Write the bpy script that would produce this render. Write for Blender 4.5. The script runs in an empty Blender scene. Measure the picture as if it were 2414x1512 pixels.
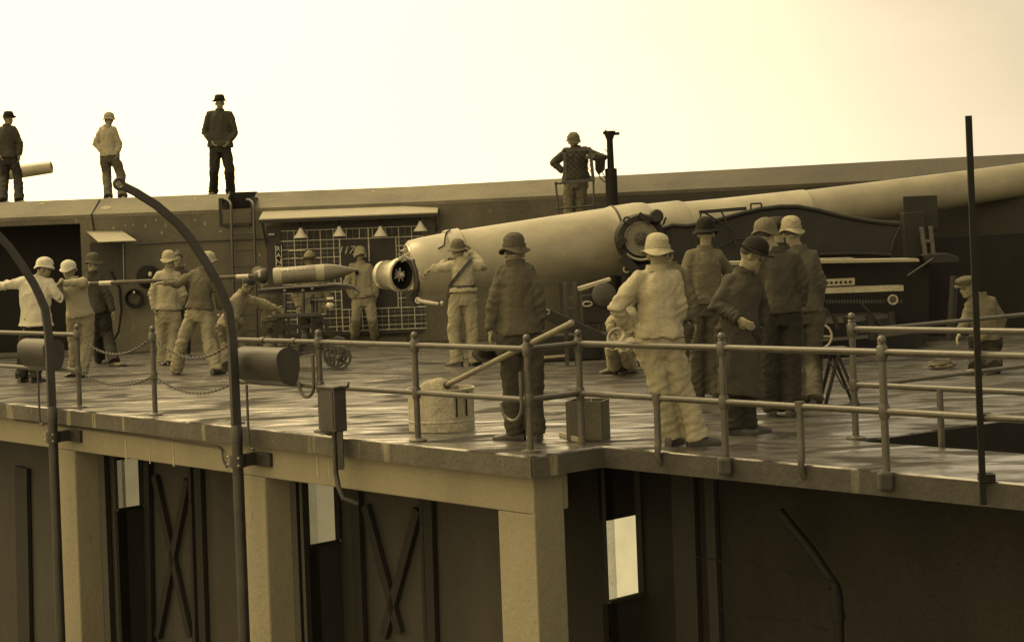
import bpy, math, random
from mathutils import Vector, Matrix, noise
random.seed(7)
R = math.radians
scene = bpy.context.scene
col = scene.collection

# ------------------------------------------------------------------ camera
F = 3900.0            # focal length in layout units (the photograph is 2414 units wide)
CX, CY = 1207.0, 570.0
ROLL = math.atan(0.0384)
CR, SR = math.cos(ROLL), math.sin(ROLL)
EYE = 1.66
cam = bpy.data.cameras.new('camera')
cam.sensor_width = 36.0
cam.lens = 36.0 * F / 2414.0
cam.shift_y = -(756.0 - CY) / 2414.0
cam.clip_start = 0.1
cam.clip_end = 3000
cobj = bpy.data.objects.new('camera', cam)
col.objects.link(cobj)
right = Vector((CR, 0, -SR)); up = Vector((SR, 0, CR)); back = Vector((0, -1, 0))
m = Matrix.Identity(4)
for i in range(3):
    m[i][0] = right[i]; m[i][1] = up[i]; m[i][2] = back[i]; m[i][3] = (0, 0, EYE)[i]
cobj.matrix_world = m
scene.camera = cobj

# ------------------------------------------------------------------ world and sun
SUN_EL, SUN_AZ = R(60), R(-60)          # azimuth measured from +Y towards +X
SKY_TINT = (1.0, 0.93, 0.64)
w = bpy.data.worlds.new('World'); scene.world = w; w.use_nodes = True
nt = w.node_tree; nt.nodes.clear()
def N(t, tree=nt): return tree.nodes.new(t)
out = N('ShaderNodeOutputWorld'); bg = N('ShaderNodeBackground')
sky = N('ShaderNodeTexSky'); sky.sky_type = 'NISHITA'; sky.sun_disc = False
sky.sun_elevation = SUN_EL; sky.sun_rotation = SUN_AZ
sky.dust_density = 6; sky.air_density = 1.5
bw = N('ShaderNodeRGBToBW'); nt.links.new(sky.outputs[0], bw.inputs[0])
ma = N('ShaderNodeMath'); ma.operation = 'MULTIPLY_ADD'; nt.links.new(bw.outputs[0], ma.inputs[0])
ma.inputs[1].default_value = 0.10; ma.inputs[2].default_value = 17.5   # overcast: cloud light swamps the blue
tc = N('ShaderNodeTexCoord')
nz = N('ShaderNodeTexNoise'); nz.inputs['Scale'].default_value = 2.4; nz.inputs['Detail'].default_value = 5
mp = N('ShaderNodeMapping'); mp.inputs['Scale'].default_value = (1, 1, 2.2)
nt.links.new(tc.outputs['Generated'], mp.inputs[0]); nt.links.new(mp.outputs[0], nz.inputs['Vector'])
sx = N('ShaderNodeSeparateXYZ'); nt.links.new(tc.outputs['Generated'], sx.inputs[0])
g1 = N('ShaderNodeMath'); g1.operation = 'MULTIPLY_ADD'; g1.inputs[1].default_value = -1.15; g1.inputs[2].default_value = 0.62
nt.links.new(sx.outputs[0], g1.inputs[0])       # cloud thins towards the hidden sun (left)
g2 = N('ShaderNodeMath'); g2.operation = 'MULTIPLY_ADD'; g2.inputs[1].default_value = 0.34; 
mxx = N('ShaderNodeMath'); mxx.operation = 'MAXIMUM'; nt.links.new(sx.outputs[0], mxx.inputs[0]); mxx.inputs[1].default_value = 0
mxz = N('ShaderNodeMath'); mxz.operation = 'MAXIMUM'; nt.links.new(sx.outputs[2], mxz.inputs[0]); mxz.inputs[1].default_value = 0
mxp = N('ShaderNodeMath'); mxp.operation = 'MULTIPLY'; nt.links.new(mxx.outputs[0], mxp.inputs[0]); nt.links.new(mxz.outputs[0], mxp.inputs[1])
g1b = N('ShaderNodeMath'); g1b.operation = 'MULTIPLY_ADD'; nt.links.new(mxp.outputs[0], g1b.inputs[0]); g1b.inputs[1].default_value = -4.2; nt.links.new(g1.outputs[0], g1b.inputs[2])
nt.links.new(nz.outputs['Fac'], g2.inputs[0]); nt.links.new(g1b.outputs[0], g2.inputs[2])
g3 = N('ShaderNodeClamp'); g3.inputs['Min'].default_value = 0.34; g3.inputs['Max'].default_value = .98
nt.links.new(g2.outputs[0], g3.inputs[0])
mu = N('ShaderNodeMath'); mu.operation = 'MULTIPLY'
nt.links.new(ma.outputs[0], mu.inputs[0]); nt.links.new(g3.outputs[0], mu.inputs[1])
vm = N('ShaderNodeVectorMath'); vm.operation = 'SCALE'
tr = N('ShaderNodeValToRGB'); tr.color_ramp.elements[0].position = .0; tr.color_ramp.elements[0].color = (1, .83, .55, 1)
tr.color_ramp.elements[1].position = 1; tr.color_ramp.elements[1].color = (1, .755, .385, 1)
mrs = N('ShaderNodeMapRange'); mrs.inputs['From Min'].default_value = .5; mrs.inputs['From Max'].default_value = .98
nt.links.new(g3.outputs[0], mrs.inputs[0]); nt.links.new(mrs.outputs[0], tr.inputs[0]); nt.links.new(tr.outputs[0], vm.inputs[0])
nt.links.new(mu.outputs[0], vm.inputs['Scale'])
nt.links.new(vm.outputs[0], bg.inputs[0]); bg.inputs[1].default_value = 0.10
nt.links.new(bg.outputs[0], out.inputs[0])
sd = bpy.data.lights.new('sun', 'SUN'); sd.energy = 2.6; sd.angle = R(18); sd.color = (1.0, 0.77, 0.41)
so = bpy.data.objects.new('sun', sd); col.objects.link(so)
sdir = Vector((math.sin(SUN_AZ) * math.cos(SUN_EL), math.cos(SUN_AZ) * math.cos(SUN_EL), math.sin(SUN_EL)))
so.rotation_euler = (-sdir).to_track_quat('-Z', 'Y').to_euler()
so.location = sdir * 60
scene.view_settings.view_transform = 'Standard'
scene.view_settings.look = 'None'
scene.view_settings.gamma = 1.0
scene.view_settings.exposure = 0.45
scene.view_settings.use_curve_mapping = False

# ------------------------------------------------------------------ layout helpers
def uv(x, y):
    ix, iy = x - CX, CY - y
    return ix * CR + iy * SR, -ix * SR + iy * CR
def at(x, y, D):
    u, v = uv(x, y); return Vector((u * D / F, D, EYE + v * D / F))
def gr(x, y, z=0.0):
    u, v = uv(x, y); D = (z - EYE) * F / v
    return Vector((u * D / F, D, z))
def onplane(x, y, P, n):
    """point of a vertical or other plane (point P, normal n) seen at layout position x, y"""
    u, v = uv(x, y); d = Vector((u / F, 1, v / F)); o = Vector((0, 0, EYE))
    return o + d * ((Vector(P) - o).dot(n) / d.dot(n))

# ------------------------------------------------------------------ materials (sepia world: one brown-olive dye, many values)
def S(v, warm=0.0):
    v *= .62 * (.72 + .28 * min(1, v / .16)); pts = ((0, .98, .85), (.03, .95, .76), (.09, .93, .62), (.22, .93, .64), (.45, .97, .80), (1, 1, .95))
    for (v0, g0, b0), (v1, g1_, b1) in zip(pts[:-1], pts[1:]):
        if v <= v1: break
    q = min(1, max(0, (v - v0) / (v1 - v0))); g_ = g0 + (g1_ - g0) * q; b = b0 + (b1 - b0) * q
    return (v, v * (g_ - warm * .04), v * (b - warm * .08), 1)
MATS = {}
def mat(name, v=0.2, rough=0.7, var=0.35, scale=3.0, stretch=(1, 1, 1), bump=0.0, bscale=40.0, metal=0.0, spec=0.5,
        fine=0.25, fscale=60.0, stain=None, warm=0.0):
    if name in MATS: return MATS[name]
    M = bpy.data.materials.new(name); M.use_nodes = True; t = M.node_tree
    B = t.nodes['Principled BSDF']; L = t.links.new
    tc = t.nodes.new('ShaderNodeTexCoord'); mp = t.nodes.new('ShaderNodeMapping'); mp.inputs['Scale'].default_value = stretch
    L(tc.outputs['Object'], mp.inputs[0])
    n1 = t.nodes.new('ShaderNodeTexNoise'); n1.inputs['Scale'].default_value = scale; n1.inputs['Detail'].default_value = 8; n1.inputs['Roughness'].default_value = .62
    L(mp.outputs[0], n1.inputs['Vector'])
    cr = t.nodes.new('ShaderNodeValToRGB'); cr.color_ramp.elements[0].position = .3; cr.color_ramp.elements[1].position = .7
    cr.color_ramp.elements[0].color = S(v * (1 - var), warm); cr.color_ramp.elements[1].color = S(v * (1 + var), warm)
    L(n1.outputs['Fac'], cr.inputs[0])
    n2 = t.nodes.new('ShaderNodeTexNoise'); n2.inputs['Scale'].default_value = fscale; n2.inputs['Detail'].default_value = 3
    L(tc.outputs['Object'], n2.inputs['Vector'])
    mr = t.nodes.new('ShaderNodeMapRange'); mr.inputs['From Min'].default_value = .3; mr.inputs['From Max'].default_value = .7
    mr.inputs['To Min'].default_value = 1 - fine; mr.inputs['To Max'].default_value = 1 + fine
    L(n2.outputs['Fac'], mr.inputs[0])
    vs = t.nodes.new('ShaderNodeVectorMath'); vs.operation = 'SCALE'
    L(cr.outputs[0], vs.inputs[0]); L(mr.outputs[0], vs.inputs['Scale'])
    colour = vs.outputs[0]
    if stain:   # (value, threshold, scale, stretch): drips or blotches with a shape of their own
        sv, th, ss, sst = stain
        mp2 = t.nodes.new('ShaderNodeMapping'); mp2.inputs['Scale'].default_value = sst; L(tc.outputs['Object'], mp2.inputs[0])
        n3 = t.nodes.new('ShaderNodeTexNoise'); n3.inputs['Scale'].default_value = ss; n3.inputs['Detail'].default_value = 5
        L(mp2.outputs[0], n3.inputs['Vector'])
        m3 = t.nodes.new('ShaderNodeMapRange'); m3.inputs['From Min'].default_value = th; m3.inputs['From Max'].default_value = th + .05
        L(n3.outputs['Fac'], m3.inputs[0])
        mx = t.nodes.new('ShaderNodeMix'); mx.data_type = 'RGBA'
        L(m3.outputs[0], mx.inputs['Factor']); L(colour, mx.inputs['A']); mx.inputs['B'].default_value = S(sv)
        colour = mx.outputs['Result']
    L(colour, B.inputs['Base Color'])
    r2 = t.nodes.new('ShaderNodeMapRange'); r2.inputs['To Min'].default_value = max(.05, rough - .12); r2.inputs['To Max'].default_value = min(1, rough + .12)
    L(n1.outputs['Fac'], r2.inputs[0]); L(r2.outputs[0], B.inputs['Roughness'])
    B.inputs['Metallic'].default_value = metal
    B.inputs['Specular IOR Level'].default_value = spec
    if bump:
        nb = t.nodes.new('ShaderNodeTexNoise'); nb.inputs['Scale'].default_value = bscale; nb.inputs['Detail'].default_value = 6
        L(tc.outputs['Object'], nb.inputs['Vector'])
        bp = t.nodes.new('ShaderNodeBump'); bp.inputs['Strength'].default_value = 1; bp.inputs['Distance'].default_value = bump
        L(nb.outputs['Fac'], bp.inputs['Height']); L(bp.outputs[0], B.inputs['Normal'])
    MATS[name] = M
    return M
def cloth(name, v, var=.3, warm=0): return mat('cloth_' + name, v, .95, var * .55, 4.5, (1, 1, .4), .0035, 55, spec=.15, fine=.17, fscale=90, warm=warm)
M_wall = mat('weathered_concrete_wall', .125, .9, .35, .9, (1, 1, .6), .012, 9, stain=(.26, .675, 6.5, (1, 1, .5)), fine=.3)
M_cope = mat('coping_concrete', .165, .9, .30, 1.1, (1, 1, 1), .01, 12)
M_conc = mat('pier_concrete', .27, .9, .2, .9, (1, 1, .35), .006, 14, fine=.12, stain=(.16, .66, 3.5, (1, 1, .25)))
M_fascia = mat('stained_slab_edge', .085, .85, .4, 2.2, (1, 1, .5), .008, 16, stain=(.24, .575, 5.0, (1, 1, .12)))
M_fascia2 = mat('dark_slab_edge', .05, .8, .4, 2.2, (1, 1, .5), .008, 16, stain=(.11, .62, 5.0, (1, 1, .12)))  # darker slab edge for the right stretch
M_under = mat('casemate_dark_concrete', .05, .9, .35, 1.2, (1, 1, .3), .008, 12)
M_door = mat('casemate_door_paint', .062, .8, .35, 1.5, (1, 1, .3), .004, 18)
M_shade = mat('shade_dark_wall', .034, .9, .4, 1.0, (1, 1, .4), .01, 8, spec=.2)  # near-black colour carries the shade under the right deck
M_timber = mat('dark_timber', .022, .8, .3, 3, (1, 1, .3), .003, 30)
M_iron = mat('painted_iron', .045, .5, .35, 6, bump=.0015, bscale=60)
M_rail = mat('rail_pipe_paint', .08, .42, .3, 6, bump=.0012, bscale=50)
M_black = mat('blackened_iron', .014, .7, .4, 5, spec=.2, bump=.002, bscale=40)
M_carriage = mat('carriage_dark_paint', .022, .6, .4, 3, spec=.3, bump=.002, bscale=30)
M_gun = mat('gun_grey_paint', .36, .45, .22, 1.6, (1, 1, 1.6), bump=.0012, bscale=25, fine=.08, stain=(.33, .70, 4, (1, 1, 1)))
M_muzzle = mat('muzzle_shaded_grey', .28, .5, .22, 1.6, bump=.0012, bscale=25, fine=.08)  # darker copy of the gun grey, with the far end's shade in it
M_gunband = mat('gun_band_steel', .36, .35, .15, 4)
M_steel = mat('bright_steel', .60, .33, .2, 8, metal=.3)
M_white = mat('white_paint', .62, .6, .12, 6)
M_chalk = mat('chalk_line_paint', .62, .9, .25, 14)
M_board = mat('plotting_board_black', .035, .7, .3, 2)
M_shell = mat('shell_paint', .15, .35, .2, 5)
M_hood = mat('pale_sheet_metal', .30, .6, .14, 3)
M_wood = mat('weathered_crate_wood', .10, .8, .35, 3, (1, 1, .2), .003, 30)
M_lightwood = mat('pale_planed_wood', .34, .7, .2, 4, (1, 1, 3), .002, 30)
M_galv = mat('galvanised_sheet', .44, .5, .3, 7, bump=.001, bscale=40, fine=.3)
M_sack = mat('wet_swab_cloth', .30, .95, .4, 9, bump=.01, bscale=25)
M_skin = mat('skin', .27, .6, .15, 12, spec=.3, fine=.08, warm=.3)
M_hair = mat('dark_hair', .04, .7, .3, 30)
M_eye = mat('eye_dark', .02, .3, .1, 10)
M_leather = mat('boot_leather', .035, .45, .4, 9, bump=.002, bscale=40)
M_ground = mat('yard_ground', .14, .95, .3, .8, bump=.02, bscale=6)
def paint_shade(src, name, x0, x1, f):
    """copy of a concrete with shade painted into its colour, deepening along its local x from x0 to x1"""
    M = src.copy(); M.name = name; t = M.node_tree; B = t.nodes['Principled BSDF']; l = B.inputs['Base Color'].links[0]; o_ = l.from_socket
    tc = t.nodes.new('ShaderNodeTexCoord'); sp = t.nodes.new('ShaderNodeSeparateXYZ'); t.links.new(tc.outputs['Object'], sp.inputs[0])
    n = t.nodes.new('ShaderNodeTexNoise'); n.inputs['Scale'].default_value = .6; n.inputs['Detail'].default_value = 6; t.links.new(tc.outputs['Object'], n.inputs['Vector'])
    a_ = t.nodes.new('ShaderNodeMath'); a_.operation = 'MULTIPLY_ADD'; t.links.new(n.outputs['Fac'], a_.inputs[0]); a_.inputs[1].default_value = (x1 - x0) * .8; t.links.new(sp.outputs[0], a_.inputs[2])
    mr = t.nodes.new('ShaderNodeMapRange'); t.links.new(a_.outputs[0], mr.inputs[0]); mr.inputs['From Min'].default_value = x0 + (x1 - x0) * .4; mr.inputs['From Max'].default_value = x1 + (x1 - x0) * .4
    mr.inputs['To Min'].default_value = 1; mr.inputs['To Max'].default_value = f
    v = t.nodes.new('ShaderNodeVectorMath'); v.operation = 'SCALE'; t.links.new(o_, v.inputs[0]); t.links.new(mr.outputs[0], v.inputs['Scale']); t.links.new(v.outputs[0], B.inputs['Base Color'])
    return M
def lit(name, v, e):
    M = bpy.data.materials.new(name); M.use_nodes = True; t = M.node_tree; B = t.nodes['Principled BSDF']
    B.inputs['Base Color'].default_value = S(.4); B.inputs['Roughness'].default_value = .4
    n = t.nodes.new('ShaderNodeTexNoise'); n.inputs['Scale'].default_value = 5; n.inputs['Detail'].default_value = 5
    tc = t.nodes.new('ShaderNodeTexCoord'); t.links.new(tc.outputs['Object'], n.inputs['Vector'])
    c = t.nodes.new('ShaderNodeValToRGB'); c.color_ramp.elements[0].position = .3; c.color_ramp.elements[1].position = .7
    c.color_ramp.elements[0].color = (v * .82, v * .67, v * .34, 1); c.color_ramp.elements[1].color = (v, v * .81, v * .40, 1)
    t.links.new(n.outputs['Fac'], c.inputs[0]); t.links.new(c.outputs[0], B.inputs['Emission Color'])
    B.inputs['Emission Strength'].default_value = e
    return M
M_paneA = lit('added_glow_dim', .15, 1); M_paneB = lit('added_glow', .17, 1); M_paneC = lit('added_glow_bright', .50, 1)  # emission added in place of sunlit wall beyond the openings
def deck_material():
    M = bpy.data.materials.new('wet_deck_concrete'); M.use_nodes = True; t = M.node_tree; L = t.links.new
    B = t.nodes['Principled BSDF']; tc = t.nodes.new('ShaderNodeTexCoord')
    mp = t.nodes.new('ShaderNodeMapping'); mp.inputs['Rotation'].default_value = (0, 0, R(14)); mp.inputs['Scale'].default_value = (.62, 1.25, 1)
    L(tc.outputs['Object'], mp.inputs[0])
    n1 = t.nodes.new('ShaderNodeTexNoise'); n1.inputs['Scale'].default_value = 1.7; n1.inputs['Detail'].default_value = 6; n1.inputs['Roughness'].default_value = .55
    n1.inputs['Distortion'].default_value = .4
    L(mp.outputs[0], n1.inputs['Vector'])
    ramp = t.nodes.new('ShaderNodeValToRGB'); e = ramp.color_ramp.elements
    e[0].position = .425; e[0].color = (0, 0, 0, 1); e[1].position = .565; e[1].color = (1, 1, 1, 1)
    L(n1.outputs['Fac'], ramp.inputs[0])          # 1 = standing water film
    mx = t.nodes.new('ShaderNodeMix'); mx.data_type = 'RGBA'
    mx.inputs['A'].default_value = S(.035); mx.inputs['B'].default_value = S(.08)
    L(ramp.outputs[0], mx.inputs['Factor'])
    n4 = t.nodes.new('ShaderNodeTexNoise'); n4.inputs['Scale'].default_value = 9; n4.inputs['Detail'].default_value = 8; L(tc.outputs['Object'], n4.inputs['Vector'])
    mr = t.nodes.new('ShaderNodeMapRange'); mr.inputs['From Min'].default_value = .3; mr.inputs['From Max'].default_value = .7; mr.inputs['To Min'].default_value = .7; mr.inputs['To Max'].default_value = 1.3
    L(n4.outputs['Fac'], mr.inputs[0])
    vs = t.nodes.new('ShaderNodeVectorMath'); vs.operation = 'SCALE'; L(mx.outputs['Result'], vs.inputs[0]); L(mr.outputs[0], vs.inputs['Scale'])
    L(vs.outputs[0], B.inputs['Base Color'])
    rr = t.nodes.new('ShaderNodeMapRange'); rr.inputs['To Min'].default_value = .75; rr.inputs['To Max'].default_value = .27
    L(ramp.outputs[0], rr.inputs[0]); L(rr.outputs[0], B.inputs['Roughness'])
    B.inputs['IOR'].default_value = 1.6
    sr_ = t.nodes.new('ShaderNodeMapRange'); sr_.inputs['To Min'].default_value = .15; sr_.inputs['To Max'].default_value = 1.0
    L(ramp.outputs[0], sr_.inputs[0]); L(sr_.outputs[0], B.inputs['Specular IOR Level'])
    mp2 = t.nodes.new('ShaderNodeMapping'); mp2.inputs['Scale'].default_value = (.55, 1.15, 1); L(tc.outputs['Object'], mp2.inputs[0])
    n2 = t.nodes.new('ShaderNodeTexNoise'); n2.inputs['Scale'].default_value = 1.5; n2.inputs['Detail'].default_value = 2; n2.inputs['Distortion'].default_value = .5
    L(mp2.outputs[0], n2.inputs['Vector'])
    bp = t.nodes.new('ShaderNodeBump'); bp.inputs['Distance'].default_value = .075; L(n2.outputs['Fac'], bp.inputs['Height'])
    L(bp.outputs[0], B.inputs['Normal']); L(bp.outputs[0], B.inputs['Coat Normal'])
    L(ramp.outputs[0], B.inputs['Coat Weight']); B.inputs['Coat Roughness'].default_value = .24; B.inputs['Coat IOR'].default_value = 2.4
    return M
M_deck = deck_material()

# ------------------------------------------------------------------ mesh building
def frame_from(d, hint=Vector((0, 0, 1))):
    d = d.normalized()
    if abs(d.dot(hint)) > .95: hint = Vector((1, 0, 0)) if abs(d.x) < .9 else Vector((0, 1, 0))
    a = hint.cross(d).normalized(); b = d.cross(a).normalized()
    return a, b
class MB:
    def __init__(s): s.v = []; s.f = []
    def add(s, vs, fs):
        o = len(s.v); s.v += [Vector(p) for p in vs]; s.f += [tuple(i + o for i in f) for f in fs]; return s
    def box(s, c, size, ax=None):
        c = Vector(c); X, Y, Z = ax or (Vector((1, 0, 0)), Vector((0, 1, 0)), Vector((0, 0, 1)))
        hx, hy, hz = [k / 2 for k in size]
        vs = [c + X * (a * hx) + Y * (b * hy) + Z * (d * hz) for d in (-1, 1) for b in (-1, 1) for a in (-1, 1)]
        return s.add(vs, [(0, 2, 3, 1), (4, 5, 7, 6), (0, 1, 5, 4), (2, 6, 7, 3), (0, 4, 6, 2), (1, 3, 7, 5)])
    def beam(s, a, b, wd, ht, hint=Vector((0, 0, 1))):
        a, b = Vector(a), Vector(b); d = b - a; p, q = frame_from(d, hint)
        return s.box((a + b) / 2, (wd, ht, d.length), (p, q, d.normalized()))
    def prism(s, poly, off):
        """closed polygon (3D points) extruded by vector off"""
        n = len(poly); off = Vector(off); poly = [Vector(p) for p in poly]
        return s.add(poly + [p + off for p in poly], [tuple(range(n))[::-1], tuple(range(n, 2 * n))] + [(i, (i + 1) % n, n + (i + 1) % n, n + i) for i in range(n)])
    def rings(s, rs, cap=True):
        n = len(rs[0]); vs = [p for r in rs for p in r]; fs = []
        for k in range(len(rs) - 1):
            for i in range(n):
                j = (i + 1) % n; fs.append((k * n + i, k * n + j, (k + 1) * n + j, (k + 1) * n + i))
        if cap: fs.append(tuple(range(n))[::-1]); fs.append(tuple((len(rs) - 1) * n + i for i in range(n)))
        return s.add(vs, fs)
    def tube(s, pts, r, n=10, cap=True, hint=Vector((0, 0, 1))):
        pts = [Vector(p) for p in pts]; rs = []
        if not isinstance(r, (list, tuple)): r = [r] * len(pts)
        prev = None
        for i, p in enumerate(pts):
            d = (pts[min(i + 1, len(pts) - 1)] - pts[max(i - 1, 0)]).normalized()
            if prev is None: a, b = frame_from(d, hint)
            else:
                b = (prev - d * prev.dot(d)).normalized(); a = b.cross(d).normalized()
            prev = b
            rs.append([p + a * (math.cos(t) * r[i]) + b * (math.sin(t) * r[i]) for t in [2 * math.pi * k / n for k in range(n)]])
        return s.rings(rs, cap)
    def lathe(s, o, d, prof, n=24, cap=True):
        """prof: (distance along d, radius)"""
        o = Vector(o); d = Vector(d).normalized(); a, b = frame_from(d)
        rs = [[o + d * h + a * (math.cos(t) * r) + b * (math.sin(t) * r) for t in [2 * math.pi * k / n for k in range(n)]] for h, r in prof]
        return s.rings(rs, cap)
    def ell(s, c, rad, ax=None, n=14, m=9):
        c = Vector(c); X, Y, Z = ax or (Vector((1, 0, 0)), Vector((0, 1, 0)), Vector((0, 0, 1)))
        rs = []
        for j in range(m + 1):
            ph = -math.pi / 2 + math.pi * (j + .001) / (m + .002)
            rs.append([c + X * (rad[0] * math.cos(ph) * math.cos(t)) + Y * (rad[1] * math.cos(ph) * math.sin(t)) + Z * (rad[2] * math.sin(ph)) for t in [2 * math.pi * k / n for k in range(n)]])
        return s.rings(rs)
    def torus(s, c, ax, Rm, r, n=28, k=8, arc=2 * math.pi, start=0):
        X, Y = ax; full = abs(arc - 2 * math.pi) < 1e-6
        pts = [Vector(c) + X * (math.cos(start + arc * i / n) * Rm) + Y * (math.sin(start + arc * i / n) * Rm) for i in range(n if full else n + 1)]
        if not full: return s.tube(pts, r, k)
        Z = X.cross(Y); rs = []
        for i, p in enumerate(pts):
            d = (p - Vector(c)).normalized()
            rs.append([p + d * (math.cos(t) * r) + Z * (math.sin(t) * r) for t in [2 * math.pi * q / k for q in range(k)]])
        o = len(rs); rs.append(rs[0]); return s.rings(rs, False)
    def mesh(s, name, loc=Vector((0, 0, 0))):
        me = bpy.data.meshes.new(name); me.from_pydata([tuple(p - loc) for p in s.v], [], s.f); me.validate(); me.update(); return me
    def build(s, name, material, parent=None, smooth=False, bevel=0, origin=None):
        loc = Vector(origin) if origin is not None else Vector((0, 0, 0))
        wl = Vector((0, 0, 0)); p = parent
        while p is not None: wl += p.location; p = p.parent
        if parent is None and origin is None and s.v:
            mn = [min(v[i] for v in s.v) for i in range(3)]; mxx = [max(v[i] for v in s.v) for i in range(3)]
            loc = Vector(((mn[0] + mxx[0]) / 2, (mn[1] + mxx[1]) / 2, mn[2]))
        me = s.mesh(name, wl + (loc if parent is None else Vector((0, 0, 0))))
        import bmesh
        bm = bmesh.new(); bm.from_mesh(me); bmesh.ops.recalc_face_normals(bm, faces=bm.faces); bm.to_mesh(me); bm.free()
        me.materials.append(material)
        if smooth:
            for pl in me.polygons: pl.use_smooth = True
            try: me.set_sharp_from_angle(angle=R(38))
            except Exception: pass
        o = bpy.data.objects.new(name, me); col.objects.link(o); o.parent = parent
        if parent is None: o.location = loc
        if bevel:
            b = o.modifiers.new('bevel', 'BEVEL'); b.width = bevel; b.segments = 2; b.limit_method = 'ANGLE'
        return o
def tag(o, label=None, cat=None, group=None, kind=None):
    if label: o['label'] = label
    if cat: o['category'] = cat
    if group: o['group'] = group
    if kind: o['kind'] = kind
    return o
def empty(name, loc, label=None, cat=None, group=None):
    o = bpy.data.objects.new(name, None); o.location = Vector(loc); o.empty_display_size = .2; col.objects.link(o)
    return tag(o, label, cat, group)
def dup_part(o, parent, delta=Vector((0, 0, 0))):
    c = o.copy(); c.parent = parent; c.location = o.location + Vector(delta); col.objects.link(c)
    for ch in [k for k in col.objects if k.parent == o]: 
        d = ch.copy(); d.parent = c; col.objects.link(d)
    return c
UP = Vector((0, 0, 1))

# ================================================================== THE SETTING
DW = .0074 * F                          # wall face distance on the left, nearly square to the view
def V2(p, z): return Vector((p.x, p.y, z))
E0 = gr(37, 952); E1 = gr(1253, 1075); E2 = gr(1420, 1050); E3 = gr(2297, 1128.5)
t = (E1 - E0).normalized(); nrm = Vector((t.y, -t.x, 0))
if nrm.y > 0: nrm = -nrm                # outward, towards the camera
t2 = (E3 - E2).normalized(); nrm2 = Vector((t2.y, -t2.x, 0))
if nrm2.y > 0: nrm2 = -nrm2
HC = gr(2015, 1038); HA = (gr(2300, 998) - HC).normalized()
EL = E0 - t * 9; ER = E3 + t2 * 5
hole_r = HC + t2 * 7; hole_b = HC + HA * 7
poly = [EL, E1, E2, ER, Vector((ER.x + 2, ER.y + 1, 0)), hole_r, HC, hole_b, Vector((16, hole_b.y + .5, 0)), Vector((16, 29.9, 0)), Vector((-24, 29.9, 0)), Vector((-24, EL.y, 0))]
poly = [V2(p, 0) for p in poly]
dk = MB().prism(poly, (0, 0, -.175)).build('deck', M_deck, bevel=.012, origin=(0, 0, 0)); tag(dk, kind='structure')
# the slab's stained edge: thin facing strips with their own weathering, set 3 mm proud
def strip(a, b, n_, z0, z1, th=.01):
    a, b = V2(a, 0), V2(b, 0)
    return MB().prism([V2(a, z0) + n_ * .003, V2(b, z0) + n_ * .003, V2(b, z1) + n_ * .003, V2(a, z1) + n_ * .003], n_ * th)
n12 = Vector(((E2 - E1).y, -(E2 - E1).x, 0)).normalized()
if n12.y > 0: n12 = -n12
sb = strip(EL, E1, nrm, -.17, -.014)
for k in (strip(E1, E2, n12, -.17, -.014), ): sb.add(k.v, k.f)
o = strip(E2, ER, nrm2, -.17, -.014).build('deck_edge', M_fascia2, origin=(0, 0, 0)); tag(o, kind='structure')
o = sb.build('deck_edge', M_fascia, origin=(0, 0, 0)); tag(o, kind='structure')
# low ground in front of and below the battery
g = MB().add([(-400, -40, -4), (400, -40, -4), (400, 600, -4), (-400, 600, -4)], [(0, 1, 2, 3)]).build('ground', M_ground, origin=(0, 0, 0)); tag(g, kind='structure')

# ------------------------------------------------------------------ casemate front below the deck
set1 = .10
FP = E1 - nrm * set1                    # facade plane
def fac(x, y, depth=0): return onplane(x, y, FP - nrm * depth, nrm)
zb = [fac(178, 1070).z, fac(555, 1125).z, fac(625, 1115).z, fac(1170, 1190).z]
ZB = sum(zb) / 4
print('beam bottom z', zb, 'edge', E0, E1, E2, E3, 'hatch', HC, HA)
casemate = empty('casemate_front', V2(FP, -4), 'concrete casemate front of piers and beam under the near left deck edge', 'building')
fl = lambda x, y=1200: (fac(x, y) - V2(FP, 0)).dot(t)         # position along the facade
def fbox(s0, s1, d0, d1, z0, z1):
    a = V2(FP, 0) + t * s0 - nrm * d0; b = V2(FP, 0) + t * s1 - nrm * d0
    return MB().prism([V2(a, z0), V2(b, z0), V2(b, z1), V2(a, z1)], -nrm * (d1 - d0))
s_end = -.10
piers = [(fl(137 - 470 * .9) - .3, fl(45, 1250) - .25), (fl(137, 1200), fl(180, 1200)), (fl(578, 1250), fl(628, 1250)), (fl(1176, 1300), s_end)]
fbox(fl(38) - 10, s_end, 0, .38, ZB, -.178).build('beam', M_conc, casemate, bevel=.012)
for a, b in piers[1:]:
    fbox(a, b, 0.003, .30, -4, ZB - .001).build('pier', M_conc, casemate, bevel=.015)
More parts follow.
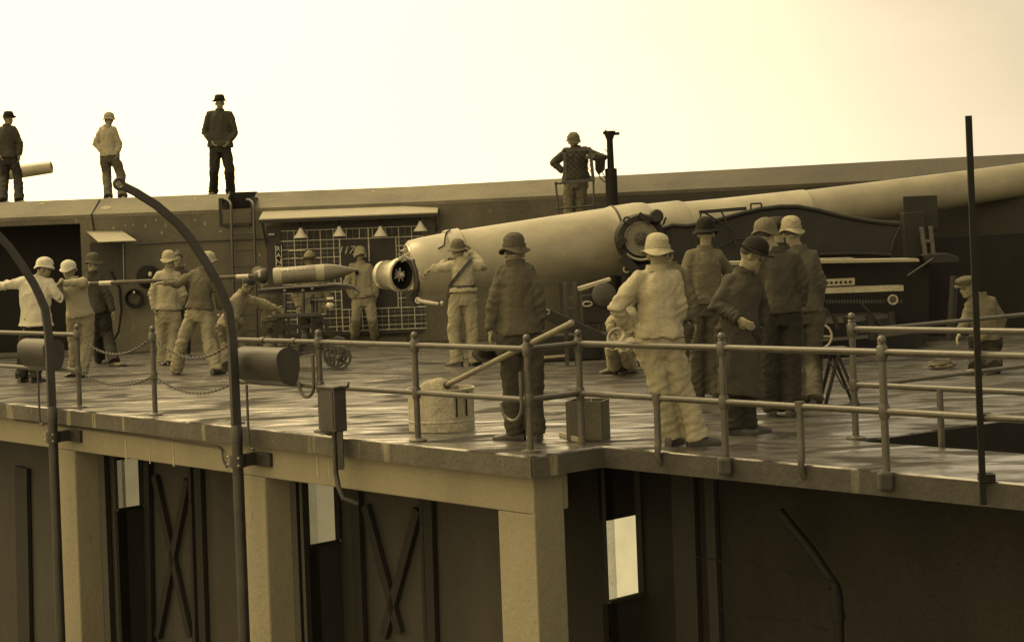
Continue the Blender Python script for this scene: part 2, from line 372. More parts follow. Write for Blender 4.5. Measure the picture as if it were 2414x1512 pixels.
# pale lime runs on the beam: thin crusts
mb = MB()
for x, y0, y1, wpx in ((296, 1034, 1082, 5), (352, 1040, 1092, 3), (408, 1042, 1098, 5), (748, 1075, 1125, 6), (775, 1080, 1120, 3)):
    a = fac(x, y0); b = fac(x + 2, y1); ww = wpx * .0045
    mb.prism([a + t * -ww * .5, a + t * ww * .5, b + t * ww * .8, b + t * .2 * ww, b + t * -ww * .6], nrm * .004)
lime = mb.build('lime_run', M_lightwood, casemate); 
def bay(x0, xp0, xp1, x1, yt0, yt1, yb0, yb1, P, nv, tv, pane_mat, par, d0=1.1, braces=(), ztop=-.178, xright=None, mw=None, md=None):
    mw = mw or M_under; md = md or M_door
    """stepped inner wall: wall at depth d0, a cross wall with a glowing pane between xp0 and xp1, then a deeper wall with braces"""
    # cross wall runs back along -nv from the point seen at xp0
    Q = onplane(xp0, yt0, P - nv * d0, nv)
    def cw(x, y): return onplane(x, y, Q, tv)
    far = cw(xp1 + 6, yt1); dd = (Vector(P) - far).dot(nv)
    a = onplane(x0 - 40, 1300, P - nv * d0, nv)
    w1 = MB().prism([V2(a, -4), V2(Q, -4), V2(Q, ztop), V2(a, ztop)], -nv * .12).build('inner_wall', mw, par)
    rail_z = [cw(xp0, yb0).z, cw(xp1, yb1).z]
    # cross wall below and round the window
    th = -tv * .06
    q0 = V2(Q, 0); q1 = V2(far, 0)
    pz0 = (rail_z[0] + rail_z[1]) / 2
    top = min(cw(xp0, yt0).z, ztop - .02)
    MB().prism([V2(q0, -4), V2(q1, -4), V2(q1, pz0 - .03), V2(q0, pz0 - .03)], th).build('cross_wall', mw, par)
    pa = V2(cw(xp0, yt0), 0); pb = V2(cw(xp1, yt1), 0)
    wd = MB().beam(V2(pa, pz0 - .015), V2(pb, pz0 - .015), .07, .03).build('opening_sill', M_timber, par)
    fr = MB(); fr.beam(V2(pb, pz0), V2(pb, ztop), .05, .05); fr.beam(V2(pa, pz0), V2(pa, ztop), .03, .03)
    fr.build('opening_frame', M_timber, par)
    MB().prism([V2(pa, pz0), V2(pb, pz0), V2(pb, top), V2(pa, top)], tv * -.02).build('glowing_pane', pane_mat, par)
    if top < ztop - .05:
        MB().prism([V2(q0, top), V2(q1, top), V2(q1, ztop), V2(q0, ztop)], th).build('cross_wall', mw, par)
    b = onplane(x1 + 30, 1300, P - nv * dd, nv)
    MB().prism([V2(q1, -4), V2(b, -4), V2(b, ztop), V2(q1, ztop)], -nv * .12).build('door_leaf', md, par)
    for (xa, ya, xb, yb, wd_) in braces:
        A = onplane(xa, ya, P - nv * (dd - .04), nv); B_ = onplane(xb, yb, P - nv * (dd - .04), nv)
        MB().beam(A, B_, wd_, .05, nv).build('door_brace', M_timber, par)
    return dd
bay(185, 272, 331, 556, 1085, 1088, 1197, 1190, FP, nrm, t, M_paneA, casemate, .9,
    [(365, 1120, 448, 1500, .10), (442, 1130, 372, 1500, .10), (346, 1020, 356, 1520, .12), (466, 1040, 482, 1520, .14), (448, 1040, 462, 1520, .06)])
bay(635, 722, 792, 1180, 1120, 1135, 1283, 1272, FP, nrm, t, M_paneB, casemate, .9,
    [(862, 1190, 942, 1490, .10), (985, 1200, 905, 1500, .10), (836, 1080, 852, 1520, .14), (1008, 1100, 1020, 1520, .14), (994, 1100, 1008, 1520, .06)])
bay(-60, -120, -80, 128, 1080, 1080, 1197, 1190, FP, nrm, t, M_paneA, casemate, .9, [(52, 1100, 60, 1520, .35)])  # the wide dark upright stands in for a shadow
# vertical boards of inner wall left of the openings
for x, wd_ in ((222, .10), (243, .16), (655, .10), (690, .16), (712, .05)):
    A = fac(x, 1100, .86); MB().beam(V2(A, -.2), V2(A, -4), wd_, .06, nrm).build('wall_batten', M_door, casemate)
# ceiling under the slab
# ------------------------------------------------------------------ right side, recessed dark wall under the second deck edge
side = empty('recessed_wall', V2(E2, -4), 'dark recessed concrete wall with one glowing pane under the right deck', 'wall')
c0 = V2(FP, 0) + t * s_end
MB().prism([V2(c0, -4), V2(c0 + (E2 - E1) * .42, -4), V2(c0 + (E2 - E1) * .42, -.178), V2(c0, -.178)], -t * .3 - nrm * .05).build('corner_pier', M_conc, casemate, bevel=.012)
P2 = E2 - nrm2 * .25
bay(1310, 1425, 1505, 2500, 1228, 1236, 1415, 1395, P2, nrm2, t2, M_paneC, side, .25, [(1610, 1060, 1625, 1520, .25), (1672, 1050, 1690, 1520, .10)], mw=M_shade, md=M_shade)
def sw(x, y, d=.3): return onplane(x, y, P2 - nrm2 * d, nrm2)
pp = empty('drain_pipe', sw(1840, 1212), 'dark diagonal drain pipe falling right across the recessed wall', 'pipe')
MB().tube([sw(1838, 1205), sw(1915, 1300), sw(1970, 1382), sw(1976, 1410), sw(1980, 1560)], .038, 12).build('pipe', M_black, pp, True)
MB().tube([sw(1968, 1385), sw(1977, 1460)], .05, 14).build('collar', M_black, pp, True)
cracks = MB(); random.seed(3)
for (xa, ya, xb, yb) in ((1640, 1312, 1960, 1365), (1700, 1440, 1950, 1478)):
    p = []
    for k in range(15):
        f = k / 14; p.append(sw(xa + (xb - xa) * f, ya + (yb - ya) * f + random.uniform(-7, 7), .24))
    cracks.tube(p, .006, 5)
cracks.build('crack', M_black, side)

# ------------------------------------------------------------------ the long parapet wall behind
def ws(x): return at(x, 560, DW).x                # left stretch: X of layout x
wall = empty('parapet_wall', (at(1040, 560, DW).x, DW, 0), 'long concrete parapet wall with bevelled top behind the gun', 'wall')
zt0 = 2.42                                        # top of the face, z of the crest is 2.72
zc0 = 2.72
XL = -24; xa0 = ws(190); XN0 = ws(528); XN1 = ws(592); XB = at(950, 560, DW).x
def wallbox(x0, x1, z0, z1, name='wall_face', m=M_wall, d=.5, D=DW):
    return MB().prism([(x0, D, z0), (x1, D, z0), (x1, D, z1), (x0, D, z1)], (0, d, 0)).build(name, m, wall)
zo = at(150, 528, DW).z
wallbox(XL, xa0, zo, zt0); wallbox(xa0, XB, -.1, zt0)
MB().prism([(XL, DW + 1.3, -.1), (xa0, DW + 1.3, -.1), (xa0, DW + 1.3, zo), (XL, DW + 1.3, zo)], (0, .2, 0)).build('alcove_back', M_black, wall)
MB().prism([(xa0, DW + .5, -.1), (xa0, DW + 1.5, -.1), (xa0, DW + 1.5, zo), (xa0, DW + .5, zo)], (.2, 0, 0)).build('alcove_side', M_under, wall)
MB().box(((XL + xa0) / 2, DW + .9, zo + .05), (xa0 - XL, 1.2, .1)).build('alcove_lintel', M_under, wall)
for (a, b) in ((XL, XN0), (XN1, XB)):
    MB().add([(a, DW - .004, zt0), (b, DW - .004, zt0), (b, DW + .8, zc0), (a, DW + .8, zc0), (a, DW + 6, zc0 + .02), (b, DW + 6, zc0 + .02), (b, DW - .004, zt0 - .06), (a, DW - .004, zt0 - .06)],
             [(0, 1, 2, 3), (3, 2, 5, 4), (0, 7, 6, 1)]).build('coping', M_cope, wall)
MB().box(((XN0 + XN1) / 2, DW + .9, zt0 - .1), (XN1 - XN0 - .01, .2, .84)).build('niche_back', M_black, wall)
MB().box(((XN0 + XN1) / 2, DW + 3.5, zc0 - .05), (XN1 - XN0 - .01, 5, .1)).build('coping', M_cope, wall)
for x in (XN0 - .04, XN1 + .04): MB().box((x, DW + .42, zt0 - .05), (.06, .85, .5)).build('niche_cheek', M_under, wall)
MB().box(((XN0 + XN1) / 2, DW + .4, at(560, 525, DW).z - .03), (XN1 - XN0, .9, .05)).build('niche_sill', M_under, wall)
# right stretch swings a little towards the camera and rises
DR = .00655 * F; XR = at(2600, 520, DR).x
zr_f = at(2290, 412, DR).z; zr_c = at(2290, 370, DR + .7).z
dXR = (XR - XB)
zf_end = zt0 + (zr_f - zt0) * 1.0; zc_end = zr_c + .04
M_wall2 = paint_shade(M_wall, 'shaded_concrete_wall', XB - wall.location.x, XB - wall.location.x + 4.5, .28); M_cope2 = paint_shade(M_cope, 'shaded_coping', XB - wall.location.x, XB - wall.location.x + 7, .30)  # shade of the right stretch is put into the concrete colour
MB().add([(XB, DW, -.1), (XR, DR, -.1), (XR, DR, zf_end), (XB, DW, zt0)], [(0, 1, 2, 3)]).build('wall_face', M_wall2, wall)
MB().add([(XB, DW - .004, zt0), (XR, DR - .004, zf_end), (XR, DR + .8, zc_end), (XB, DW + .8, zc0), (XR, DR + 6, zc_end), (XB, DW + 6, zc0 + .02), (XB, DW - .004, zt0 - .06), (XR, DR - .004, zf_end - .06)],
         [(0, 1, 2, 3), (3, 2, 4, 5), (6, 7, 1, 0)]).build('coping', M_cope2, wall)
wallbox(XL, XB, -.1, .07, 'plinth', M_wall, -.06, DW - .001)
# expansion joint and cracks, recessed look by thin dark beads
mb = MB()
mb.tube([(ws(215), DW + .7, zc0 - .02), (ws(218), DW - .01, zt0), (ws(223), DW - .01, zt0 - .3)], .012, 5)
p = [Vector((at(1060 + 22 * k, 555 - 2 * k + random.uniform(-3, 3), DW - .35 * k / 14).x, DW - .03 - .24 * k / 12, at(1060 + 22 * k, 518 - 2 * k + random.uniform(-2, 2), DW - .03).z)) for k in range(12)]
mb.tube(p, .010, 5)
mb.build('crack', M_black, wall)
# pale chips and lime patches on wall and bevel
random.seed(21)
def patch(x, y, wx, wy, P, n, nm='plaster_chip'):
    pts = []
    for k in range(11):
        a_ = 2 * math.pi * k / 11; r_ = random.uniform(.65, 1.1); pts.append(onplane(x + math.cos(a_) * wx * r_, y + math.sin(a_) * wy * r_, P, n) + n * .003)
    MB().prism(pts, n * .002).build(nm, M_chip, wall)
M_chip = mat('pale_chip', .30, .9, .25, 20)
bn = Vector((0, -(zc0 - zt0), .804)).normalized()
for x, y, wx, wy in ((391, 530, 2, 6), (368, 519, 2, 4), (343, 532, 2.5, 5), (459, 519, 2.5, 3), (483, 527, 3, 6), (381, 548, 3, 4), (296, 532, 2, 4), (314, 530, 2, 4), (268, 536, 3, 4), (520, 545, 4, 3), (418, 590, 5, 2), (612, 600, 3, 7), (435, 623, 3, 2), (300, 700, 3, 2)):
    patch(x, y, wx, wy, (0, DW, 0), Vector((0, -1, 0)))
for x, y, wx, wy in ((250, 490, 14, 5), (1208, 458, 22, 4), (640, 470, 4, 2), (460, 468, 2, 4), (100, 480, 9, 2), (880, 452, 6, 2)):
    patch(x, y, wx, wy, (0, DW - .004, zt0), bn)
# conduit along the wall, small fittings
cd = tag(MB().tube([at(322, 575, DW - .03), at(440, 569, DW - .03), at(545, 565, DW - .03), at(640, 562, DW - .03)], .014, 8).build('conduit', M_iron, smooth=True), 'thin dark conduit run level along the wall left of the ladder', 'conduit')
for k, (x, y) in enumerate(((395, 535), (440, 548), (470, 540), (500, 560), (610, 560), (622, 600))):
    pass

# ladder over the parapet
lad = empty('wall_ladder', (at(570, 640, DW - .2).x, DW - .2, 0), 'iron ladder with hooped handrails against the parapet wall', 'ladder')
for (x, xt, x2) in ((545, 545, 520), (598, 598, 565)):
    a = at(x + 4, 700, DW - .14); top = at(xt, 488, DW - .14); r_ = .14
    pts = [V2(a, .0), top]
    c = top + Vector((-r_, 0, 0))
    pts += [c + Vector((math.cos(q) * r_, .12 * q, math.sin(q) * r_)) for q in (.4, .8, 1.2, 1.57)]
    pts.append(Vector((c.x - .08, DW + .55, c.z + r_ - .01)))
    MB().tube(pts, .024, 10).build('ladder_rail', M_iron, lad, True)
z = .3
while z < 2.2:
    MB().tube([(at(547, 600, DW - .14).x, DW - .14, z), (at(600, 600, DW - .14).x, DW - .14, z)], .012, 8).build('rung', M_iron, lad, True); z += .28

# sheet metal hood and cabinet
hd = empty('wall_cabinet', at(250, 660, DW - .05), 'dark flat wall cabinet under a pale tilted sheet metal hood', 'cabinet')
a, b = at(203, 546, DW - .02), at(288, 546, DW - .02); c_, d_ = at(322, 570, DW - .55), at(232, 572, DW - .55)
c_.z = d_.z = a.z - .20
MB().prism([a, b, c_, d_], (0, 0, .014)).build('hood', M_hood, hd)
MB().prism([at(212, 572, DW - .05), at(289, 570, DW - .05), at(291, 660, DW - .05), at(214, 662, DW - .05)], (0, .045, 0)).build('cabinet_panel', M_under, hd)
MB().tube([at(290, 575, DW - .06), at(292, 660, DW - .06), at(214, 663, DW - .06)], .006, 5).build('cabinet_edge', M_chalk, hd)
# wall fittings: hose coil, loop of hose, round gong
hc = empty('hose_coil', at(316, 700, DW - .1), 'small dark hose coil hung on a peg low on the wall', 'hose')
for k, rr in enumerate((.12, .135, .15)):
    MB().torus(at(316, 703, DW - .06 - .03 * k), (Vector((1, 0, 0)), UP), rr, .02).build('hose_loop', M_black, hc, True)
MB().tube([at(316, 690, DW), at(316, 688, DW - .14)], .02, 8).build('peg', M_white, hc, True)
hz_ = tag(MB().tube([at(262, 640, DW - .05), at(282, 680, DW - .05), at(286, 730, DW - .08), at(280, 780, DW - .15), at(262, 812, DW - .25), at(250, 820, DW - .3)], .022, 8).build('hanging_hose', M_black, smooth=True), 'slack dark hose hanging in a curve down the wall beside the walking man', 'hose')
gg = empty('wall_gong', at(352, 650, DW - .1), 'dark round gong with a white striker on the wall behind the crew', 'gong')
MB().lathe(at(350, 652, DW), (0, -1, 0), [(0, .2), (.06, .2), (.12, .12), (.14, .02)], 20).build('gong_body', M_black, gg, True)
MB().ell(at(354, 646, DW - .17), (.035, .035, .045)).build('striker', M_white, gg, True)

# ------------------------------------------------------------------ plotting board with grid, hood and lamps
DBd = DW - .10
pb = empty('plotting_board', at(850, 790, DBd), 'wide black plotting board ruled with a white grid on the wall', 'board')
def bp_(x, y, D=DBd): q = at(x, y, D); return q
zT = bp_(850, 531).z; zBm = bp_(1040, 778).z
x0b, x1b = bp_(628, 560).x, bp_(1041, 650).x
MB().prism([(x0b, DBd, zBm - .02), (x1b, DBd, zBm - .02), (x1b, DBd, zT + .05), (x0b, DBd, zT + .05)], (0, .08, 0)).build('board_panel', M_board, pb)
lines = MB()
def ln(xa, za, xb, zb_, wdt=.014):
    if abs(xa - xb) < 1e-4: lines.box((xa, DBd - .004, (za + zb_) / 2), (wdt, .006, abs(za - zb_)))
    else: lines.box(((xa + xb) / 2, DBd - .005, za), (abs(xa - xb), .006, wdt))
gx0, gx1 = bp_(664, 600).x, bp_(1034, 600).x
zA = bp_(760, 541).z; zB_ = bp_(760, 565).z; zC = bp_(870, 727).z; zD = bp_(1040, 771).z
xb0, xb1 = bp_(803, 640).x, bp_(936, 640).x; xe = bp_(1044, 700).x
cell = (gx1 - gx0) / 12
ln(gx0, zA, gx1, zA, .012); ln(gx0, zB_, gx1, zB_); ln(gx0, zA, gx0, zD); ln(xb0, zB_, xb0, zD, .022); ln(xe - .01, zC + .1, xe - .01, zD, .018)
ln(xb1, zB_, xb1, zC); ln(xb0, zC, xe, zC, .018); ln(xb0, zD, xe, zD, .018); ln(bp_(870, 600).x, zA, bp_(870, 600).x, bp_(870, 616).z, .022)
for k in range(0, 49):
    if k % 2: continue
    x = gx0 + cell * k / 4; major = k % 4 == 0; wdt = .013 if major else .0022
    if x < xb0 - .02: ln(x, zA, x, zD, wdt)
    else:
        ln(x, zA, x, zB_, wdt)
        if x > xb1 + .02: ln(x, zB_, x, zC, wdt) if x < gx1 else None
        if x < xe: ln(x, zC, x, zD, wdt)
nr = 0; z = zB_
while z > zD:
    z -= cell / 3; nr += 1; major = nr % 2 == 0; wdt = .013 if major else .0022
    if z < zD: break
    ln(gx0, z, xb0, z, wdt)
    if z < zC: ln(xb0, z, xe, z, wdt)
    elif z > zC + .02: ln(xb1, z, gx1, z, wdt)
lo = lines.build('grid_line', M_chalk, pb); tag(lo, kind='stuff')
def text(s, name, size, p, mt, par, ext=.003, rotz=0, normal_cam=True, spacing=1.0, shear=0):
    cu = bpy.data.curves.new(name, 'FONT'); cu.body = s; cu.size = size; cu.extrude = ext; cu.align_x = 'CENTER'; cu.align_y = 'CENTER'; cu.space_line = spacing; cu.shear = shear
    tmp = bpy.data.objects.new(name, cu); col.objects.link(tmp)
    dg = bpy.context.evaluated_depsgraph_get(); me = bpy.data.meshes.new_from_object(tmp.evaluated_get(dg))
    bpy.data.objects.remove(tmp); bpy.data.curves.remove(cu)
    o = bpy.data.objects.new(name, me); col.objects.link(o); me.materials.clear(); me.materials.append(mt)
    o.parent = par; o.location = Vector(p) - (par.location if par else Vector((0, 0, 0))); o.rotation_euler = (R(90), 0, rotz); return o
text('117', 'chalk_numbers', .19, bp_(814, 590, DBd - .01), M_chalk, pb, shear=.35)
MB().box(bp_(657, 618, DBd - .02), (.13, .02, .62)).build('range_plate', M_black, pb)
text('R\nA\nN\nG\nE', 'range_lettering', .125, bp_(657, 617, DBd - .034), M_white, pb, spacing=.9)
for x in (650.5, 664.5): MB().box(bp_(x, 618, DBd - .032), (.012, .006, .60)).build('plate_edge', M_chalk, pb)
for x, y, ww, hh in ((700, 590, 40, 3), (695, 608, 14, 3), (700, 560, 12, 3), (640, 552, 14, 4)):
    MB().box(bp_(x, y, DBd - .03), (ww * .0073, .01, hh * .0073)).build('pointer', M_chalk, pb)
# hood over the board
hood = empty('board_hood', at(830, 500, DW - .3), 'long pale sloping hood sheltering the plotting board', 'canopy')
hz = at(830, 498, DW).z
a = at(620, 505, DW); b = at(1034, 490, DW)
MB().prism([(a.x, DW - .01, hz + .04), (b.x, DW - .01, hz + .04), (b.x, DW - .5, hz - .10), (a.x, DW - .5, hz - .10)], (0, 0, .02)).build('hood_sheet', M_hood, hood)
MB().box(((a.x + b.x) / 2, DW - .49, hz - .13), (b.x - a.x, .02, .05)).build('hood_lip', M_timber, hood)
for x in (a.x + .05, b.x - .05): MB().beam((x, DW - .47, hz - .13), (x, DW - .02, hz - .55), .03, .03).build('hood_bracket', M_iron, hood)
def lamp(x, y, lab, D=DW - .38):
    p = at(x, y, D)
    e = empty('cone_lamp', p, lab, 'lamp', 'cone lamps hung under the board hood')
    MB().lathe(p + Vector((0, 0, .06)), (0, 0, -1), [(0, .025), (.03, .035), (.06, .05), (.17, .125), (.175, .12), (.06, .04)], 18, False).build('lamp_shade', M_white, e, True)
    MB().tube([p + Vector((0, 0, .06)), p + Vector((0, 0, .16)), p + Vector((0, .1, .22))], .012, 8).build('lamp_stem', M_black, e, True)
    MB().ell(p + Vector((0, 0, -.07)), (.035, .035, .05)).build('bulb', M_hood, e, True)
lamp(709, 545, 'white cone lamp over the campaign hat, leftmost under the hood')
lamp(800, 541, 'second white cone lamp from the left under the board hood')
lamp(897, 541, 'third white cone lamp from the left, right of the headset man')
lamp(991, 529, 'white cone lamp at the right end of the hood above the breech')

# distant second gun muzzle on the left
fm = MB(); A = at(-120, 428, 70); B_ = at(122, 394, 70)
tag(MB().lathe(A, B_ - A, [(0, .31), ((B_ - A).length * .85, .265), ((B_ - A).length - .01, .25), ((B_ - A).length, .23), ((B_ - A).length, .14), ((B_ - A).length - .6, .14)], 24, True).build('distant_gun_barrel', M_gun, smooth=True), 'pale gun muzzle showing beyond the wall at far left', 'gun')

# ================================================================== THE GUN
gun = empty('coast_gun', gr(1500, 850), 'huge pale coast artillery gun barrel on a dark carriage, breech open', 'gun')
GA = at(985, 637, .0061 * F); GB = at(2290, 441, .0066 * F)
gd = (GB - GA).normalized()
def gx(x, off=0):                                   # distance along the axis of layout x
    lo, hi = -3.0, 20.0
    for _ in range(50):
        mid = (lo + hi) / 2; p = GA + gd * mid
        k = F / p.y; X = p.x * k; v = (p.z - EYE) * k
        xx = CX + X * CR - v * SR
        if xx < x: lo = mid
        else: hi = mid
    return lo
def rad(px, x): p = GA + gd * gx(x); return px * p.y / F
def sect(name, pr, m=M_gun, n=48, cap=True):
    return MB().lathe(GA, gd, [(gx(x), rad(r, x)) for x, r in pr], n, cap).build(name, m, gun, True)
gu, gv = frame_from(gd)
sect('breech_jacket', [(968, 50), (968, 69), (974, 73), (1002, 76), (1056, 78), (1057, 84), (1090, 84.5), (1093, 79)])
sect('breech_face', [(967.5, 49), (964, 55), (964, 66), (970, 68)], M_gunband)
sect('main_jacket', [(1093, 79), (1200, 79.5), (1330, 80), (1436, 80), (1448, 82)])
sect('jacket_band', [(1448, 82), (1449, 84), (1453, 84), (1454, 82)], M_iron)
sect('trunnion_hoop', [(1454, 82), (1505, 82), (1522, 80), (1530, 77)])
sect('chase_hoop', [(1530, 75), (1606, 72), (1616, 68)])
sect('chase', [(1616, 67), (1700, 62), (1890, 54), (1900, 53), (1901, 51)])
sect('muzzle_chase', [(1901, 51), (2290, 41), (2700, 33)], M_muzzle)
# bore seen through the open breech
sect('bore_lining', [(970, 50), (1010, 34), (1200, 33)], M_black, 32, False)
sect('bore_plug', [(1200, 33), (1201, 5)], M_black, 24)
# breech block swung open to the left
bc = at(948, 648, .0060 * F); bdir = Vector((.72, -.66, -.02)).normalized()
br = 40 * .0060
blk = MB().lathe(bc, -bdir, [(0, br * .86), (.0, br), (.07, br), (.09, br * .86), (.30, br * .84), (.40, br * .82), (.43, br * .62)], 36, False)
blk.build('breech_block', M_steel, gun, True)
bu, bv = frame_from(bdir)
MB().lathe(bc, -bdir, [(0.0, br * .84), (.05, br * .70), (.10, br * .66), (.11, .01)], 36, False).build('breech_recess', M_black, gun, True)
tr_ = MB()
for k in range(15):    # interrupted thread of the block
    tr_.torus(bc - bdir * (.12 + k * .0145), (bu, bv), br * .852, .0035, 40, 5)
o = tr_.build('screw_thread', M_gunband, gun, True); tag(o, kind='stuff')
sp = MB()
for q, q2, l_ in ((.5, 3.5, .55), (1.5, 4.3, .4), (5.4, 2.4, .5)):
    d = bu * math.cos(q) + bv * math.sin(q); d2 = bu * math.cos(q2) + bv * math.sin(q2)
    sp.tube([bc - bdir * .05 + d * .10, bc - bdir * .03 + d2 * br * l_], [.012, .008], 8)
sp.lathe(bc - bdir * .1, bdir, [(0, .06), (.08, .055), (.12, .035), (.13, .01)], 16)
sp.build('firing_gear', M_steel, gun, True)
MB().torus(bc + bdir * .004, (bu, bv), br * .93, .014, 40, 8).build('block_rim', M_gunband, gun, True)
# hinge carrier, bracket, levers
hg = MB(); D0 = .0060 * F
hg.tube([at(958, 606, D0 + .15), at(974, 616, D0), at(982, 640, D0 - .02), at(984, 668, D0), at(978, 692, D0 + .02)], [.03, .045, .05, .045, .04], 10)
hg.beam(at(966, 690, D0 - .1), at(982, 715, D0), .10, .14)
hg.box(at(975, 706, D0), (.16, .2, .08))
hg.build('hinge_bracket', M_iron, gun, True)
mb = MB().tube([at(985, 708, D0 - .2), at(1034, 716, D0 - .25)], [.03, .024], 10); mb.ell(at(1042, 714, D0 - .25), (.03, .03, .03)); mb.torus(at(986, 708, D0 - .2), (Vector((1, 0, 0)), UP), .035, .014, 16, 6)
mb.build('breech_lever', M_steel, gun, True)
for x, y in ((950, 590), (958, 600), (946, 606), (951, 615), (962, 598), (1004, 640), (1010, 636), (1000, 646)):
    MB().tube([at(x - 5, y + 2, D0 - .03), at(x + 5, y - 3, D0 - .1)], .011, 6).build('breech_fitting', M_steel, gun, True)
mb = MB()
for k, x in enumerate(range(990, 1003, 4)): mb.ell(at(991 + k * 3, 645 + k * 3, D0 - .1), (.02, .02, .02))
mb.build('rivet', M_gunband, gun, True)
# firing cable over the jacket
s_ = [];
for x, th, ex in ((1027, .55, .015), (1042, .62, .02), (1050, .9, .03), (1058, 1.15, .04), (1068, 1.2, .05), (1045, 1.4, .012)):
    c = GA + gd * gx(x); nn = -gv if gv.z < 0 else gv
    side = Vector((0, -1, 0)) - gd * Vector((0, -1, 0)).dot(gd); side.normalize(); upv = gd.cross(side); upv = upv if upv.z > 0 else -upv
    s_.append(c + (side * math.cos(th) + upv * math.sin(th)) * (rad(80, x) + ex))
MB().tube(s_[:5], .012, 8).build('firing_cable', M_black, gun, True)
side = Vector((0, -1, 0)) - gd * Vector((0, -1, 0)).dot(gd); side.normalize(); upv = gd.cross(side); upv = upv if upv.z > 0 else -upv
# trunnion bearing, facing disc
TD = .0061 * F - .25
tc_ = at(1512, 562, TD)
MB().lathe(tc_ + Vector((0, .5, 0)), (0, -1, 0), [(0, .36), (.40, .36), (.44, .33), (.46, .0)], 36).build('trunnion_bearing', M_carriage, gun, True)
MB().lathe(tc_ + Vector((0, .05, 0)), (0, -1, 0), [(0, .23), (.03, .245), (.05, .245), (.05, .225), (.035, .22), (.035, .03)], 40, False).build('trunnion_disc', mat('disc_grey_paint', .15, .5, .15, 5), gun, True)
mb = MB().lathe(tc_ + Vector((0, .03, 0)), (0, -1, 0), [(0, .10), (.05, .10), (.06, .03), (.09, .03), (.09, .001)], 20)
for q in range(6): mb.ell(tc_ + Vector((math.cos(q * 1.047) * .075, -.03, math.sin(q * 1.047) * .075)), (.012, .02, .012), n=8, m=5)
mb.build('trunnion_hub', M_iron, gun, True)
for mb in (MB().lathe(at(1483, 522, TD), (0, -1, 0), [(0, .04), (.06, .04)], 12).torus(at(1478, 519, TD - .02), (Vector((1, 0, 0)), UP), .045, .014, 20, 6),
           MB().beam(at(1522, 510, TD), at(1515, 518, TD), .12, .2), MB().lathe(at(1545, 513, TD + .1), (0, -1, .1), [(0, .10), (.2, .10), (.22, .08)], 18),
           MB().tube([at(1563, 530, TD - .1), at(1570, 512, TD - .1)], .015, 8), MB().beam(at(1472, 560, TD), at(1455, 580, TD), .09, .1), MB().beam(at(1465, 605, TD), at(1500, 640, TD), .12, .14)):
    mb.build('cap_square_lug', M_carriage, gun, True)
mb = MB().torus(at(1478, 634, TD), (Vector((1, 0, 0)), UP), .045, .015, 20, 6); mb.build('lifting_ring', M_gunband, gun, True)
MB().torus(tc_ + Vector((0, -.02, 0)), (Vector((1, 0, 0)), UP), .30, .018, 20, 6, arc=1.3, start=3.9).build('elevation_arc', M_gunband, gun, True)
# carriage cheek: curved top edge
CD = .0061 * F - .1
topl = [(1560, 540), (1585, 531), (1620, 533), (1650, 528), (1690, 519), (1740, 505), (1790, 493), (1840, 487), (1880, 487), (1930, 496), (1990, 511), (2060, 523), (2122, 528), (2127, 536)]
botl = [(2118, 548), (2108, 566), (2103, 585), (2098, 600), (1940, 608), (1800, 640), (1700, 690), (1600, 700), (1480, 690), (1470, 640), (1500, 600)]
MB().prism([at(x, y, CD) for x, y in topl + botl], (0, .16, 0)).build('carriage_cheek', M_carriage, gun)
MB().tube([at(x, y, CD) for x, y in topl], .035, 8).build('cheek_flange', M_carriage, gun, True)
MB().tube([at(x, y, CD) for x, y in [(2125, 530), (2116, 546), (2106, 566), (2101, 590)]], .03, 8).build('cheek_flange', M_carriage, gun, True)
MB().tube([at(x, y, CD - .02) for x, y in [(1930, 600), (2000, 597), (2060, 598), (2100, 601)]], .04, 8).build('cheek_flange', M_carriage, gun, True)
MB().prism([at(x, y, CD + 1.3) for x, y in topl + botl], (0, .16, 0)).build('carriage_cheek', M_carriage, gun)
# sight bracket shelf on the cheek
mb = MB(); mb.beam(at(1648, 500, CD - .2), at(1760, 491, CD - .2), .05, .02, Vector((0, 1, 0)))
for a, b in (((1652, 500), (1650, 530)), ((1660, 500), (1730, 545)), ((1700, 497), (1740, 580)), ((1770, 494), (1770, 480)), ((1795, 492), (1795, 480)), ((1770, 480), (1795, 479))):
    mb.tube([at(*a, CD - .2), at(*b, CD - .2)], .014, 6)
mb.tube([at(1735, 563, CD - .1), at(1830, 560, CD - .1)], .015, 6); mb.tube([at(1735, 563, CD - .1), at(1655, 600, CD - .1)], .012, 6)
mb.build('sight_bracket', M_carriage, gun, True)
# pedestal, struts, racer and base mass
base_c = gr(1720, 858); base_c = Vector((at(1760, 700, .0061 * F).x, .0061 * F, 0))
MB().lathe(base_c, UP, [(0, 2.45), (.22, 2.45), (.24, 2.35), (.24, 2.1), (.42, 2.05), (.45, 1.9), (.45, .3)], 64).build('racer_ring', M_black, gun, True)
MB().prism([at(x, y, CD + .3) for x, y in [(1560, 640), (2000, 610), (2190, 608), (2190, 790), (1600, 800)]], (0, 1.2, 0)).build('carriage_body', M_black, gun)
mb = MB(); Dp = CD + .1
mb.beam(at(2172, 535, Dp), at(2182, 606, Dp), .06, .06); mb.beam(at(2193, 533, Dp), at(2201, 606, Dp), .05, .06); mb.beam(at(2175, 568, Dp), at(2196, 568, Dp), .05, .05)
mb.build('elevating_strut', M_rail, gun, bevel=.01)
mb = MB(); mb.beam(at(2150, 500, Dp + .3), at(2158, 610, Dp + .3), .24, .3); mb.beam(at(2130, 503, Dp + .4), at(2210, 500, Dp + .4), .5, .04, Vector((0, 1, 0))); mb.build('crosshead_post', M_carriage, gun, bevel=.01)
